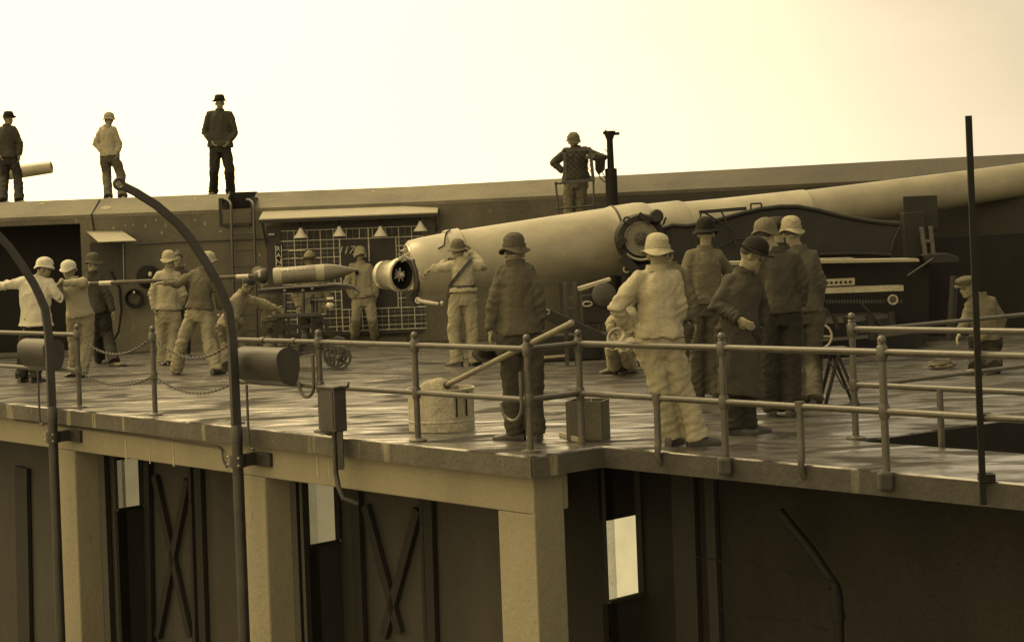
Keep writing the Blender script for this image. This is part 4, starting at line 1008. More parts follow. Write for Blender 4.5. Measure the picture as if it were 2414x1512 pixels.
MB().tube([c1 + UP * zl_, c1 + UP * (zl_ - .36), c1 + UP * (zl_ - .48) + t * .03, c1 + UP * (zl_ - .58) + t * .09, c1 + UP * (zl_ - .64) + t * .17 - nrm * .1], .023, 12).build('flexible_conduit', M_iron, swb, True)
mb = MB()
for k in range(26): mb.torus(c1 + UP * (zl_ - .02 - .0135 * k), (Vector((1, 0, 0)), Vector((0, 1, 0))), .023, .0035, 14, 5)
mb.build('conduit_winding', M_iron, swb, True)
MB().beam(cc + t * .085 + UP * zl_, cc + t * .085 + UP * (zl_ - .33), .055, .05).build('pipe_leg', M_iron, swb)
MB().ell(cc + UP * (zl_ - .01) - t * .05, (.07, .05, .035)).build('cable_gland', M_iron, swb, True)

# ------------------------------------------------------------------ things on the deck
can = empty('galvanised_tub', gr(1042, 1018), 'large round galvanised tub holding wet swab cloth on the deck', 'tub')
cp = gr(1042, 1010); rr = 79 * cp.y / F; zr = at(1042, 913, cp.y).z
MB().lathe(cp, UP, [(0, rr * .97), (.0, rr * .98), (.075, rr * .985), (.08, rr * 1.0), (.09, rr * 1.0), (.095, rr * .985), (zr * .9, rr * .98), (zr - .015, rr * .99), (zr - .01, rr * 1.02), (zr, rr * 1.02), (zr, rr * .97), (.06, rr * .95), (.05, .01)], 56, False).build('tub_body', M_galv, can, True)
for dx, y0 in ((.15, 0), (.235, 0)):
    th = math.asin(min(.99, dx / rr)); pz_ = cp + Vector((dx, -math.cos(th) * rr * 1.01, 0))
    MB().beam(pz_ + UP * .13, pz_ + UP * (zr - .05), .016, .014).build('handle_strap', M_black, can)
MB().tube([cp + Vector((.13, -rr * .93, zr - .04)), cp + Vector((.20, -rr * .90, zr - .035)), cp + Vector((.26, -rr * .78, zr - .03))], .01, 8).build('handle', M_black, can, True)
swab = empty('swab_pole', cp + Vector((0, 0, .25)), 'long wooden swab pole leaning out of the tub to the right', 'pole')
mb = MB(); random.seed(5)
sc_ = cp + Vector((-.03, .02, zr - .02))
mb.ell(sc_ + Vector((-.0, 0, -.02)), (.19, .16, .12), n=24, m=16)
for v_ in mb.v:
    v_ += (v_ - sc_).normalized() * (noise.noise(v_ * 11) * .035 + noise.noise(v_ * 30) * .012)
mb.build('swab_cloth', M_sack, swab, True)
pa = cp + Vector((.05, -.05, zr + .02)); pbb = at(1346, 762, cp.y - 2.6)
M_pole = mat('handled_pole_wood', .20, .6, .25, 4)
MB().tube([pa - (pbb - pa).normalized() * .12, pbb], .024, 12).build('pole_shaft', M_pole, swab, True)
MB().tube([pa - (pbb - pa).normalized() * .16, pa + (pbb - pa).normalized() * .06], .034, 12).build('pole_socket', M_iron, swab, True)
MB().ell(pbb, (.028, .028, .028), n=10, m=7).build('pole_end', M_pole, swab, True)
# crate
cr0 = gr(1345, 1040); ang = R(-16)
cx_, cy_ = Vector((math.cos(ang), math.sin(ang), 0)), Vector((-math.sin(ang), math.cos(ang), 0))
crt = empty('wooden_crate', gr(1388, 1036), 'weathered wooden crate standing on end at the deck corner', 'crate')
cc = gr(1388, 1032); hgt = at(1388, 942, cc.y).z; wv = 44 * cc.y / F
for sgn in (-1, 1):
    n_ = 2
    for k in range(n_):
        ww = 2 * wv * .98 / n_; MB().box(cc + cx_ * (-wv * .98 + ww * (k + .5)) + cy_ * sgn * .13 + UP * (hgt / 2 + random.uniform(-.004, .004)), (ww - .008, .018, hgt), (cx_, cy_, UP)).build('board', M_wood, crt, bevel=.003)
    MB().box(cc + cx_ * sgn * (wv - .005) + UP * hgt / 2, (.018, .24, hgt), (cx_, cy_, UP)).build('board', M_wood, crt, bevel=.003)
MB().box(cc + UP * .03, (wv * 1.9, .23, .02), (cx_, cy_, UP)).build('crate_bottom', M_wood, crt)
MB().box(cc - cx_ * (wv * .35) - cy_ * .145 + UP * hgt / 2, (.03, .012, hgt * .98), (cx_, cy_, UP)).build('cleat', M_wood, crt)
sl = gr(1343, 1033)
tag(MB().beam(gr(1322, 1028) + UP * .02, gr(1366, 1042) + UP * .02, .03, .04).build('wood_strip', M_lightwood, bevel=.004), 'small pale strip of wood lying left of the crate', 'wood')
# folding trestle by the hatch
tr2 = empty('folding_stool', gr(1975, 955), 'dark folding stool with crossed legs behind the men at right', 'stool')
DS = .0040 * F
for dd_ in (0, .3):
    A0 = Vector((at(1945, 950, DS).x, DS + dd_, 0)); A1 = at(1978, 828, DS); A1.y = DS + dd_
    B0_ = Vector((at(2024, 950, DS).x, DS + dd_, 0)); B1 = at(1975, 830, DS); B1.y = DS + dd_
    MB().beam(A0, A1, .035, .03).build('leg', M_timber, tr2); MB().beam(B0_, B1 + Vector((0, .03, 0)), .035, .03).build('leg', M_timber, tr2)
a1 = at(1942, 832, DS); MB().box((at(1968, 830, DS).x, DS + .15, A1.z + .01), (.32, .36, .04)).build('seat', M_leather, tr2, bevel=.015)
MB().tube([at(1955, 850, DS), at(1990, 915, DS), at(2010, 918, DS)], .01, 6).build('brace_wire', M_iron, tr2, True)
tr3 = empty('trestle', gr(1810, 955), 'dark slanting trestle legs seen between the standing men', 'trestle')
for xa, xb in ((1800, 1822), (1838, 1818)):
    MB().beam(V2(at(xa, 950, DS), 0), at(xb, 840, DS), .035, .03).build('leg', M_timber, tr3)
MB().box((at(1820, 838, DS).x, DS + .0, at(1820, 838, DS).z), (.2, .3, .03)).build('top_board', M_timber, tr3)
# rope clump on the far deck
rp = MB(); random.seed(9); rc = gr(2205, 868)
for k in range(5): rp.torus(rc + Vector((random.uniform(-.12, .12), random.uniform(-.1, .1), .02 + .015 * k)), (Vector((1, 0, .1)), Vector((0, 1, 0))), .10 + .02 * random.random(), .016, 18, 5)
tag(rp.build('rope_heap', M_wood, smooth=True), 'small untidy heap of rope on the deck behind the hatch rail', 'rope')

# ================================================================== PEOPLE
import bmesh
def union_mesh(mb, voxel, smooth_it=4, fac_=.5):
    me = mb.mesh('tmp'); bm = bmesh.new(); bm.from_mesh(me); bmesh.ops.recalc_face_normals(bm, faces=bm.faces); bm.to_mesh(me); bm.free()
    o = bpy.data.objects.new('tmp', me); col.objects.link(o)
    r = o.modifiers.new('r', 'REMESH'); r.mode = 'VOXEL'; r.voxel_size = voxel; r.adaptivity = 0
    s = o.modifiers.new('s', 'SMOOTH'); s.iterations = smooth_it; s.factor = fac_
    dg = bpy.context.evaluated_depsgraph_get()
    res = bpy.data.meshes.new_from_object(o.evaluated_get(dg)); bpy.data.objects.remove(o); bpy.data.meshes.remove(me)
    return res
def finish(me, name, material, parent, wl, folds=0, seed=0, foci=()):
    if folds:
        nv = len(me.vertices); off = Vector((seed * 3.1, seed * 1.7, seed * 2.3))
        ns = [v.normal.copy() for v in me.vertices]
        for i, v in enumerate(me.vertices):
            p = v.co; q = Vector((p.x * 8.5, p.y * 8.5, p.z * 2.0)) + off
            warp = noise.noise(p * 5 + off) * 1.4
            a = noise.noise(q + Vector((warp, 0, warp)))
            b = 1 - abs(noise.noise(Vector((p.x * 15 + p.z * 9 + warp, p.y * 15, p.z * 12 - p.x * 7)) + off)) * 2.4
            c = 1 - abs(noise.noise(Vector((p.x * 7 - p.z * 14, p.y * 9, p.z * 16 + p.x * 9 + warp)) + off * 1.3)) * 2.6
            e = 0.0
            for (fp, fd, rad_, amp, frq) in foci:
                dv = p - fp; d2 = dv.length_squared / (rad_ * rad_)
                if d2 < 4:
                    s_ = dv.dot(fd); e += amp * math.exp(-d2) * (1 - abs(math.sin(frq * s_ + 2.2 * noise.noise(p * 9 + off) + dv.x * 14)) * 1.7)
            v.co = p + ns[i] * (folds * (a * 1.5 + max(b, -.3) * .08 + max(c, -.3) * .16 - .1 + e * .8))
    me.name = name; me.materials.clear(); me.materials.append(material)
    for pl in me.polygons: pl.use_smooth = True
    me.transform(Matrix.Translation(-wl)); me.update()
    o = bpy.data.objects.new(name, me); col.objects.link(o); o.parent = parent
    return o
def hand(mb, w, d, nrm_, side, curl=.5, s=1.0):
    """palm with four unequal fingers and a thumb; d along the hand, nrm_ palm normal, side towards the thumb"""
    d = d.normalized(); n = (nrm_ - d * nrm_.dot(d)).normalized(); sdv = d.cross(n).normalized() * side
    mb.ell(w + d * .045 * s, (.042 * s, .017 * s, .052 * s), (sdv, n, d), 14, 9)
    for k, ln_ in enumerate((.078, .088, .082, .064)):
        b = w + d * (.082 * s) + sdv * ((1.5 - k) * .0205 * s)
        a1 = curl * .5; a2 = curl * 1.3; a3 = curl * 1.9; p = [b - d * .02]
        cur = b
        for a_, f in ((a1, .45), (a2, .32), (a3, .23)):
            cur = cur + (d * math.cos(a_) + n * math.sin(a_)) * ln_ * f * s; p.append(cur)
        mb.tube(p, [.0098 * s, .0095 * s, .0088 * s, .0070 * s], 8)
    b = w + d * .025 * s + sdv * .032 * s
    mb.tube([b, b + (d * .6 + sdv * .75 + n * .2).normalized() * .035 * s, b + (d * .9 + sdv * .45 + n * .5).normalized() * .068 * s], [.0125 * s, .011 * s, .008 * s], 8)
def hat_build(kind, c, f, l, u, material, par, seed):
    P = dict(
        bucket=[(.045, .080), (.010, .136), (.018, .141), (.040, .112), (.060, .100), (.078, .097), (.118, .094), (.148, .080), (.167, .054), (.176, .024), (.177, .003)],
        helmet=[(.035, .085), (.016, .128), (.024, .132), (.046, .108), (.085, .108), (.125, .090), (.150, .060), (.163, .025), (.165, .003)],
        fedora=[(.045, .08), (.040, .142), (.048, .145), (.050, .104), (.085, .101), (.13, .090), (.155, .074), (.158, .05), (.146, .01)],
        bowler=[(.045, .08), (.038, .160), (.050, .168), (.048, .105), (.09, .104), (.135, .088), (.160, .060), (.172, .025), (.174, .003)],
        campaign=[(.045, .08), (.045, .195), (.053, .198), (.053, .106), (.10, .100), (.145, .075), (.175, .045), (.185, .02), (.186, .003)],
        cap=[(.035, .085), (.032, .104), (.06, .112), (.085, .122), (.105, .112), (.122, .07), (.127, .02), (.127, .003)])[kind]
    mb = MB(); n = 28
    rs = []
    for h, r_ in P:
        ring = []
        for k in range(n):
            a = 2 * math.pi * k / n; wob = 0
            if r_ > .122: wob = (.014 * math.sin(2 * a + seed) + .010 * math.sin(3 * a + seed * 2)) if kind in ('bucket', 'helmet') else .012 * math.cos(2 * a)
            if r_ > .122 and kind in('bucket', 'helmet'): wob -= .014 * max(0, math.cos(a))     # brim dips in front
            dent = 1 - (.22 if kind in ('fedora', 'campaign') else 0) * max(0, math.cos(a)) ** 2 * max(0, (h - .10) / .08)
            rr_ = r_ * dent + noise.noise(Vector((math.cos(a) * 2.2, math.sin(a) * 2.2, h * 22 + seed))) * .014 * (kind in ('bucket', 'helmet', 'cap'))
            ring.append(c + f * (math.cos(a) * rr_ * 1.07 + .005) + l * (math.sin(a) * rr_ * .95) + u * (h + wob - .012))
        rs.append(ring)
    mb.rings(rs)
    o = mb.build('hat', material, par, True)
    mb = MB()
    if kind == 'cap':
        mb.prism([c + f * (.085 + .0) + l * -.085 + u * .03, c + f * .13 + l * -.07 + u * .022, c + f * .168 + u * .012, c + f * .13 + l * .07 + u * .022, c + f * .085 + l * .085 + u * .03], u * .008).build('visor', material, o)
    elif kind in ('fedora', 'bowler', 'campaign', 'bucket'):
        rb = {'bucket': .107}.get(kind, .108)
        hb = .058 if kind == 'bucket' else .056
        mb.rings([[c + f * (math.cos(a) * r_ * 1.07 + .005) + l * (math.sin(a) * r_ * .95) + u * (h - .012) for a in [2 * math.pi * k / n for k in range(n)]] for h, r_ in ((hb, rb), (hb + .022, rb * .99))], False)
        mb.build('hat_band', material if kind == 'bucket' else M_black, o, True)
PN = 0
def person(lab, J, face, D0=None, z0=0.0, hat='bucket', hatm=None, jacket=None, trousers=None, hem=None, coat=False, detail=1, head_yaw=None, pitch=0.0, roll_=0.0,
           toes=None, hair=False, curl=.6, ankles='ground', shoe=None, scale=1.0, folds=.013, belt=False, slim=1.0, waist_in=0.0, group='men on and around the gun battery'):
    """J: joints as (x, y[, forward depth offset]) in layout units; image-left and image-right limbs l / r"""
    global PN; PN += 1; seed = PN
    if D0 is None:
        ax = (J['al'][0] + J['ar'][0]) / 2; ay = (J['al'][1] + J['ar'][1]) / 2; D0 = (z0 + .085 - EYE) * F / uv(ax, ay)[1]
    P = {}
    for k, v in J.items():
        D = D0 + (v[2] if len(v) > 2 else 0)
        if k in ('al', 'ar') and ankles == 'ground':
            D = (z0 + .085 - EYE) * F / uv(v[0], v[1])[1]; D = max(D0 - .45, min(D0 + .45, D)); p = at(v[0], v[1], D); p.z = z0 + .085
        else: p = at(v[0], v[1], D)
        P[k] = p
    fa = R(face); f = Vector((math.sin(fa), -math.cos(fa), 0)); lat = Vector((math.cos(fa), math.sin(fa), 0))
    hy = R(head_yaw if head_yaw is not None else face); hf = Vector((math.sin(hy), -math.cos(hy), 0)); hl = Vector((math.cos(hy), math.sin(hy), 0))
    pi_ = R(pitch); hu = UP * math.cos(pi_) + hf * math.sin(pi_); hf = hf * math.cos(pi_) - UP * math.sin(pi_)
    if roll_: hu = hu * math.cos(R(roll_)) + hl * math.sin(R(roll_)); hl = hf.cross(hu) * (1 if hf.cross(hu).dot(hl) > 0 else -1)
    base = V2((P['al'] + P['ar']) / 2, z0)
    root = empty('person', base, lab, 'person', group)
    L_ = lambda a, b, q: a + (b - a) * q
    sm = (P['sl'] + P['sr']) / 2; hm = (P['hl'] + P['hr']) / 2; spine = (sm - hm); sv = spine.normalized()
    sl_dir = (P['sr'] - P['sl']); swd = sl_dir.length; sl_dir = sl_dir / max(swd, 1e-6)
    # lateral axis of the chest and hips follow shoulders when wide enough, else the facing
    latc = sl_dir if swd > .26 else lat * (1 if lat.x >= 0 else -1)
    if swd <= .26:
        if lat.dot(sl_dir) < 0: latc = -lat
        else: latc = lat
    latc = (latc - sv * latc.dot(sv)).normalized(); fw = sv.cross(latc).normalized(); 
    hw = max(.165, min(.21, swd * .5)) * slim
    head = P['hd']; nk = sm + sv * .045 + (head - sm) * .12
    Sx = {k: P['s' + k] + (sm - P['s' + k]).normalized() * .05 - sv * .022 for k in 'lr'}
    hip = {}
    for k in 'lr':
        hip[k] = hm + (P['h' + k] - hm).normalized() * .092 if (P['h' + k] - hm).length > 1e-4 else hm
    def ring(c, rx, ry, A=latc, B_=fw, n=18): return [c + A * (math.cos(a) * rx) + B_ * (math.sin(a) * ry) for a in [2 * math.pi * k / n for k in range(n)]]
    # --- skin body: one continuous surface
    b = MB(); sc = scale
    b.ell(head + hu * .028 - hf * .012, (.074 * sc, .093 * sc, .092 * sc), (hl, hf, hu), 18, 12)
    b.ell(head - hu * .045 + hf * .018, (.057 * sc, .064 * sc, .068 * sc), (hl, hf, hu), 16, 10)
    b.ell(head - hu * .088 + hf * .052, (.026, .022, .022), (hl, hf, hu), 10, 7)
    b.ell(head + hu * .020 + hf * .070, (.055, .018, .013), (hl, hf, hu), 10, 7)
    b.rings([[head + hu * h + hf * (dd + (ww * 1.1 if q_ == 0 else 0)) + hl * (sg * ww) for q_, sg in ((1, -1), (0, 0), (1, 1))] for h, dd, ww in ((.018, .070, .009), (-.012, .078, .014), (-.032, .082, .019), (-.040, .070, .014))])
    b.ell(head - hu * .058 + hf * .074, (.024, .012, .010), (hl, hf, hu), 10, 6)
    for sg in (-1, 1):
        b.ell(head + hl * sg * .078 - hf * .012 - hu * .008, (.011, .019, .032), (hl, hf, hu), 8, 7)
        b.ell(head + hl * sg * .040 + hf * .058 - hu * .025, (.022, .018, .018), (hl, hf, hu), 8, 7)
    b.tube([head - hu * .02 - hf * .02, L_(head - hu * .06, nk, .5) - f * .005, nk - sv * .06], [.055, .055, .065], 14)
    b.rings([ring(hm - sv * .10, hw * .75, .10), ring(hm, hw * .80, .105), ring(L_(hm, sm, .4), hw * .68, .09), ring(L_(hm, sm, .75), hw * .84, .105), ring(sm - sv * .02, hw * .8, .08), ring(nk, .065, .06)])
    for k in 'lr':
        s_, e_, w_ = Sx[k], P['e' + k], P['w' + k]
        b.tube([L_(sm, s_, .5), s_, L_(s_, e_, .5), e_, L_(e_, w_, .35), w_, w_ + (w_ - e_).normalized() * .02], [.05, .052, .046, .038, .038, .027, .027], 12)
        dirw = (w_ - e_).normalized(); pn_ = -latc if k == 'r' else latc
        if abs(dirw.dot(pn_)) > .8: pn_ = -UP
        hand(b, w_, dirw, pn_, 1 if (f.y > 0) == (k == 'r') else -1, curl)
        b.tube([hip[k] + UP * .02, L_(hip[k], P['k' + k], .5), P['k' + k], L_(P['k' + k], P['a' + k], .35), P['a' + k] - UP * .02], [.085, .072, .052, .052, .036], 12)
        tdv = f
        b.ell(P['a' + k] + tdv * .06 - UP * .045, (.036, .11, .03), (Vector((tdv.y, -tdv.x, 0)), tdv, UP), 10, 7)
    me = union_mesh(b, .0085 if detail == 2 else (.0105 if detail == 1 else .013), 2)
    finish(me, 'body', M_skin, root, base)
    # --- eyes and brows
    if face is not None and hf.y < .3:
        for sg in (-1, 1):
            MB().ell(head + hl * sg * .031 + hf * .078 - hu * .004, (.012, .008, .007), (hl, hf, hu), 8, 6).build('eye', M_eye, root, True)
        MB().ell(head - hu * .058 + hf * .083, (.019, .005, .003), (hl, hf, hu), 8, 5).build('mouth', M_eye, root, True)
    hr = MB()
    if hair:
        hr.ell(head + hu * .045 - hf * .022, (.083, .098, .088), (hl, hf, hu), 18, 12)
        for v_ in hr.v: v_ += (v_ - head).normalized() * noise.noise(v_ * 40) * .01
    else:
        hr.ell(head + hu * .026 - hf * .030, (.0765, .079, .060), (hl, hf, hu), 16, 10)
    hr.build('hair', M_hair, root, True)
    # --- trousers
    T = MB(); kl = .088 if not slim < 1 else .08
    T.rings([ring(hm + sv * .12, hw * .84, .115), ring(hm + sv * .04, hw * .90, .125), ring(hm - sv * .06, hw * .95, .130), ring(hm - UP * .14, hw * .86, .115)])
    for k in 'lr':
        h_, kn, an = hip[k], P['k' + k], P['a' + k]
        dn = (an - kn).normalized()
        T.tube([h_ + UP * .02, h_ - UP * .08, L_(h_, kn, .55), kn, L_(kn, an, .5), L_(kn, an, .9), an + dn * .035], [.104, .106, .098, kl, .086, .086, .092], 16)
    me = union_mesh(T, .0125 if detail == 2 else .015, 2)
    fc = []
    for k in 'lr':
        dn = (P['a' + k] - P['k' + k]).normalized()
        fc += [(P['k' + k], dn, .15, .5, 38), (P['a' + k] - dn * .06, dn, .13, .75, 44), (hip[k] - UP * .05, (dn + latc * (.8 if k == 'l' else -.8)).normalized(), .16, .7, 34)]
    tro = finish(me, 'trousers', trousers, root, base, folds * 1.15, seed + .5, fc)
    # --- jacket or coat
    K = MB()
    hemz = hem
    if hem is not None:
        hp = at((J['hl'][0] + J['hr'][0]) / 2, hem, D0); hc = hm + UP * (hp.z - hm.z)
        if abs(sv.z) < .6: hc = hm + (hp - hm).project(sv)
    else: hc = hm - sv * .03
    if coat:
        K.rings([ring(hc, hw * 1.22, .20), ring(L_(hc, hm, .5), hw * 1.12, .175), ring(hm + sv * .02, hw * 1.05, .15), ring(L_(hm, sm, .35), hw * .98, .135), ring(L_(hm, sm, .72), hw * 1.06, .14), ring(sm - sv * .015, hw * 1.0, .105), ring(sm + sv * .03, hw * .62, .085), ring(nk + sv * .01, .075, .072)])
    else:
        K.rings([ring(hc, hw * 1.18, .166), ring(hc + sv * .04, hw * 1.15, .162), ring(L_(hm, sm, .28), hw * (.97 - waist_in), .140 - waist_in * .1), ring(L_(hm, sm, .55), hw * .92, .140), ring(L_(hm, sm, .80), hw * .97, .136), ring(sm - sv * .035, hw * .94, .112), ring(sm + sv * .005, hw * .76, .098), ring(sm + sv * .035, hw * .52, .084), ring(nk + sv * .01, .064, .066)])
    for k in 'lr':
        s_, e_, w_ = Sx[k], P['e' + k], P['w' + k]
        K.tube([L_(sm, s_, .45), s_, L_(s_, e_, .3), L_(s_, e_, .7), e_, L_(e_, w_, .4), L_(e_, w_, .85), w_ + (w_ - e_).normalized() * .0], [.072, .080, .074, .067, .066, .060, .052, .050], 16)
    me = union_mesh(K, .0115 if detail == 2 else .014, 5)
    fc = [(hm + sv * .05, sv, .22, .25, 30)]
    for k in 'lr':
        de = (P['w' + k] - Sx[k]).normalized(); da = (P['e' + k] - Sx[k]).normalized()
        fc += [(P['e' + k], de, .12, .8, 42), (L_(P['e' + k], P['w' + k], .8), (P['w' + k] - P['e' + k]).normalized(), .10, .6, 50), (Sx[k] - sv * .12 + (sm - Sx[k]) * .2, (da + (Sx[k] - sm).normalized() * .9).normalized(), .12, .45, 36)]
    jk = finish(me, 'coat' if coat else 'jacket', jacket, root, base, folds, seed, fc)
    # collar
    cl = MB(); cc_ = nk - sv * .005; 
    cl.rings([ring(cc_ - sv * .02, .086, .084), ring(cc_ + sv * .03, .080, .078), ring(cc_ + sv * .032, .070, .068), ring(cc_ - sv * .01, .072, .07)], False)
    cl.build('collar', jacket, jk, True)
    # shoes
    for i, k in enumerate('lr'):
        an = P['a' + k]; ta = R(toes[i]) if toes else fa + (R(12) if (k == 'r') == (f.y < 0) else R(-12)); td_ = Vector((math.sin(ta), -math.cos(ta), 0)); ts = Vector((td_.y, -td_.x, 0))
        fz = an - UP * .085; r_s = []
        for x_, w_, h_ in ((-.085, .018, .045), (-.075, .034, .085), (-.03, .038, .105), (.03, .038, .095), (.09, .044, .062), (.14, .046, .05), (.18, .036, .042), (.20, .014, .03)):
            r_s.append([fz + td_ * x_ + ts * math.cos(a) * w_ + UP * max(0.0, .5 * h_ + math.sin(a) * h_ * .5 if math.sin(a) > -.35 else 0) for a in [2 * math.pi * q / 14 for q in range(14)]])
        MB().rings(r_s).build('shoe', shoe or M_leather, root, True)
    if hat: hat_build(hat, head + hu * .018, hf, hl, hu, hatm or jacket, root, seed)
    if belt:
        c = hm + sv * .10
        MB().rings([ring(c - sv * .022, hw * 1.10, .155, n=28), ring(c + sv * .022, hw * 1.10, .155, n=28)], False).build('belt', M_leather, root, True)
    root['_t'] = 0; del root['_t']
    return dict(root=root, P=P, jk=jk, hm=hm, sm=sm, sv=sv, hw=hw, latc=latc, fw=fw, nk=nk, f=f, head=head, hf=hf, hl=hl, hu=hu)

C_lt = cloth('pale_denim', .38, .25); C_lt2 = cloth('faded_denim', .31, .3); C_md = cloth('mid_denim', .14, .3); C_md2 = cloth('worn_denim', .105, .3)
C_dk = cloth('dark_wool', .045, .3); C_dk2 = cloth('charcoal_cloth', .07, .3); C_blk = cloth('black_felt', .025, .3); C_wh = cloth('bleached_cotton', .62, .15); C_kh = cloth('khaki', .19, .25); C_tr = cloth('grey_trouser', .10, .3); C_trl = cloth('pale_trouser', .36, .3)
K_ = lambda **k: k
# ---- men on the wall top
WZ = 2.72
person('dark suited man in a brimmed felt hat standing on the wall above the ladder', K_(hd=(518, 244), sl=(488, 268), sr=(548, 268), el=(483, 312), er=(555, 312), wl=(499, 334, -.1), wr=(540, 334, -.1), hl=(506, 342), hr=(532, 342), kl=(505, 400), kr=(541, 400), al=(503, 450), ar=(544, 450)),
       0, D0=.0077 * F, z0=WZ, hat='fedora', hatm=C_blk, jacket=C_dk2, trousers=C_dk, hem=347, detail=1, folds=.012)
person('man in pale jacket, hand in pocket, on the wall top behind the davit tip', K_(hd=(257, 284), sl=(234, 304), sr=(272, 304), el=(226, 338), er=(280, 340), wl=(243, 360, -.08), wr=(277, 360, -.05), hl=(247, 366), hr=(270, 366), kl=(252, 412), kr=(284, 410), al=(255, 456), ar=(288, 456)),
       25, D0=.0082 * F, z0=2.74, hat='helmet', hatm=C_lt2, jacket=C_lt, trousers=C_md2, hem=368, detail=0, folds=.012, toes=(10, 30))
person('dark man with one pale sleeve standing on the wall at far left', K_(hd=(20, 282), sl=(-4, 304), sr=(36, 302), el=(-10, 342), er=(48, 338), wl=(0, 366, -.1), wr=(46, 366, -.05), hl=(6, 372), hr=(36, 372), kl=(10, 418), kr=(42, 418), al=(8, 460), ar=(45, 460)),
       60, D0=.0082 * F, z0=2.74, hat='fedora', hatm=C_blk, jacket=C_dk2, trousers=C_dk, hem=372, detail=0, folds=.012)
# ---- loading crew at left
person('man in long pale smock and white hat seen from behind holding the rammer end', K_(hd=(104, 634), sl=(44, 662), sr=(124, 664), el=(12, 672), er=(142, 705), wl=(-26, 676, .1), wr=(128, 680, .1), hl=(66, 762), hr=(104, 762), kl=(58, 826), kr=(92, 826), al=(52, 886), ar=(82, 886)),
       150, head_yaw=100, hat='helmet', hatm=C_wh, jacket=C_wh, trousers=C_dk, hem=768, detail=1, coat=True, folds=.018, pitch=4)
person('man in white hat facing us and resting both arms on the rammer', K_(hd=(162, 640), sl=(146, 668), sr=(203, 666), el=(140, 700, -.1), er=(196, 664, -.28), wl=(140, 672, -.30), wr=(148, 668, -.32), hl=(174, 742), hr=(206, 740), kl=(176, 810), kr=(206, 808), al=(176, 872), ar=(194, 874)),
       -15, hat='helmet', hatm=C_wh, jacket=C_lt, trousers=C_lt2, hem=748, detail=1, curl=1.2)
person('dark clothed man in a soft brimmed hat striding right along the wall', K_(hd=(219, 622), sl=(196, 652), sr=(240, 652), el=(200, 700), er=(256, 696, -.05), wl=(204, 738), wr=(267, 734, -.1), hl=(218, 732), hr=(242, 732), kl=(228, 790), kr=(254, 790), al=(236, 842), ar=(268, 852)),
       60, head_yaw=70, hat='bucket', hatm=C_md2, jacket=C_dk2, trousers=C_dk, hem=738, detail=1, toes=(70, 80))
person('man in pale jacket and soft hat facing us beside the rammer', K_(hd=(398, 617), sl=(369, 646), sr=(424, 648), el=(358, 692), er=(430, 694), wl=(366, 730, -.05), wr=(424, 722, .1), hl=(380, 738), hr=(412, 738), kl=(382, 792), kr=(410, 792), al=(386, 846), ar=(406, 846)),
       20, head_yaw=45, hat='bucket', hatm=C_lt, jacket=C_lt, trousers=C_lt2, hem=730, detail=1)
person('dark man half hidden behind the pale jacketed man by the rammer', K_(hd=(419, 612), sl=(402, 642), sr=(444, 642), el=(398, 684), er=(448, 684), wl=(402, 722), wr=(446, 722), hl=(410, 726), hr=(436, 726), kl=(412, 778), kr=(436, 778), al=(414, 828), ar=(436, 828)),
       20, hat=None, hair=True, jacket=C_dk2, trousers=C_dk, detail=0)
person('man seen from behind braced with legs apart pushing the rammer left handed', K_(hd=(490, 620), sl=(447, 644), sr=(505, 646), el=(420, 668, -.05), er=(516, 690), wl=(384, 667, -.1), wr=(520, 726, .1), hl=(452, 734), hr=(488, 734), kl=(432, 800), kr=(492, 800), al=(416, 868), ar=(508, 868)),
       165, head_yaw=150, hat='helmet', hatm=C_lt, jacket=C_md, trousers=C_lt2, hem=728, detail=1, toes=(-160, 150), curl=1.2, folds=.018)
person('bareheaded dark haired man bending over the shell truck with outstretched arm', K_(hd=(586, 672, -.1), sl=(556, 700), sr=(580, 698, .1), el=(528, 728, -.15), er=(618, 714, .1), wl=(560, 752, -.1), wr=(652, 727, .1), hl=(528, 768), hr=(548, 770), kl=(532, 812, -.1), kr=(572, 808), al=(536, 860), ar=(574, 858)),
       75, head_yaw=80, pitch=35, hat=None, hair=True, jacket=C_lt2, trousers=C_md, detail=1, curl=.9, D0=.0061 * F)
person('helmeted man crouching behind the loading tray next to the rammer head', K_(hd=(609, 652), sl=(618, 684), sr=(650, 684), el=(612, 722), er=(656, 722), wl=(640, 738, -.1), wr=(672, 738, -.1), hl=(630, 752), hr=(656, 752), kl=(634, 798), kr=(660, 798), al=(636, 836), ar=(662, 836)),
       20, hat='helmet', hatm=C_md, jacket=C_md2, trousers=C_md2, detail=1, D0=.0069 * F)
person('man in a wide brimmed campaign hat standing behind the shell', K_(hd=(730, 617), sl=(703, 656), sr=(763, 656), el=(696, 700), er=(774, 700), wl=(704, 726, -.12), wr=(768, 730, -.1), hl=(716, 730), hr=(748, 730), kl=(716, 780), kr=(750, 780), al=(716, 816), ar=(750, 816)),
       0, hat='campaign', hatm=C_kh, jacket=C_kh, trousers=C_dk2, hem=742, detail=1, D0=.0070 * F)
h14 = person('man with telephone headset standing before the plotting board grid', K_(hd=(849, 602), sl=(824, 627), sr=(878, 627), el=(817, 668), er=(886, 668), wl=(829, 700, .02), wr=(886, 700, .02), hl=(843, 702), hr=(871, 702), kl=(839, 750), kr=(877, 750), al=(837, 793), ar=(884, 793)),
       0, hat='helmet', hatm=C_lt2, jacket=C_lt2, trousers=C_trl, hem=700, detail=1, D0=.0073 * F)
q = h14
for sg in (-1, 1): MB().lathe(q['head'] + q['hl'] * sg * .078, q['hl'] * sg, [(0, .035), (.03, .035), (.035, .02)], 14).build('earpiece', M_white, q['root'], True)
MB().ell(at(841, 642, .0073 * F - .17), (.035, .03, .045)).build('breast_telephone', M_black, q['root'], True)
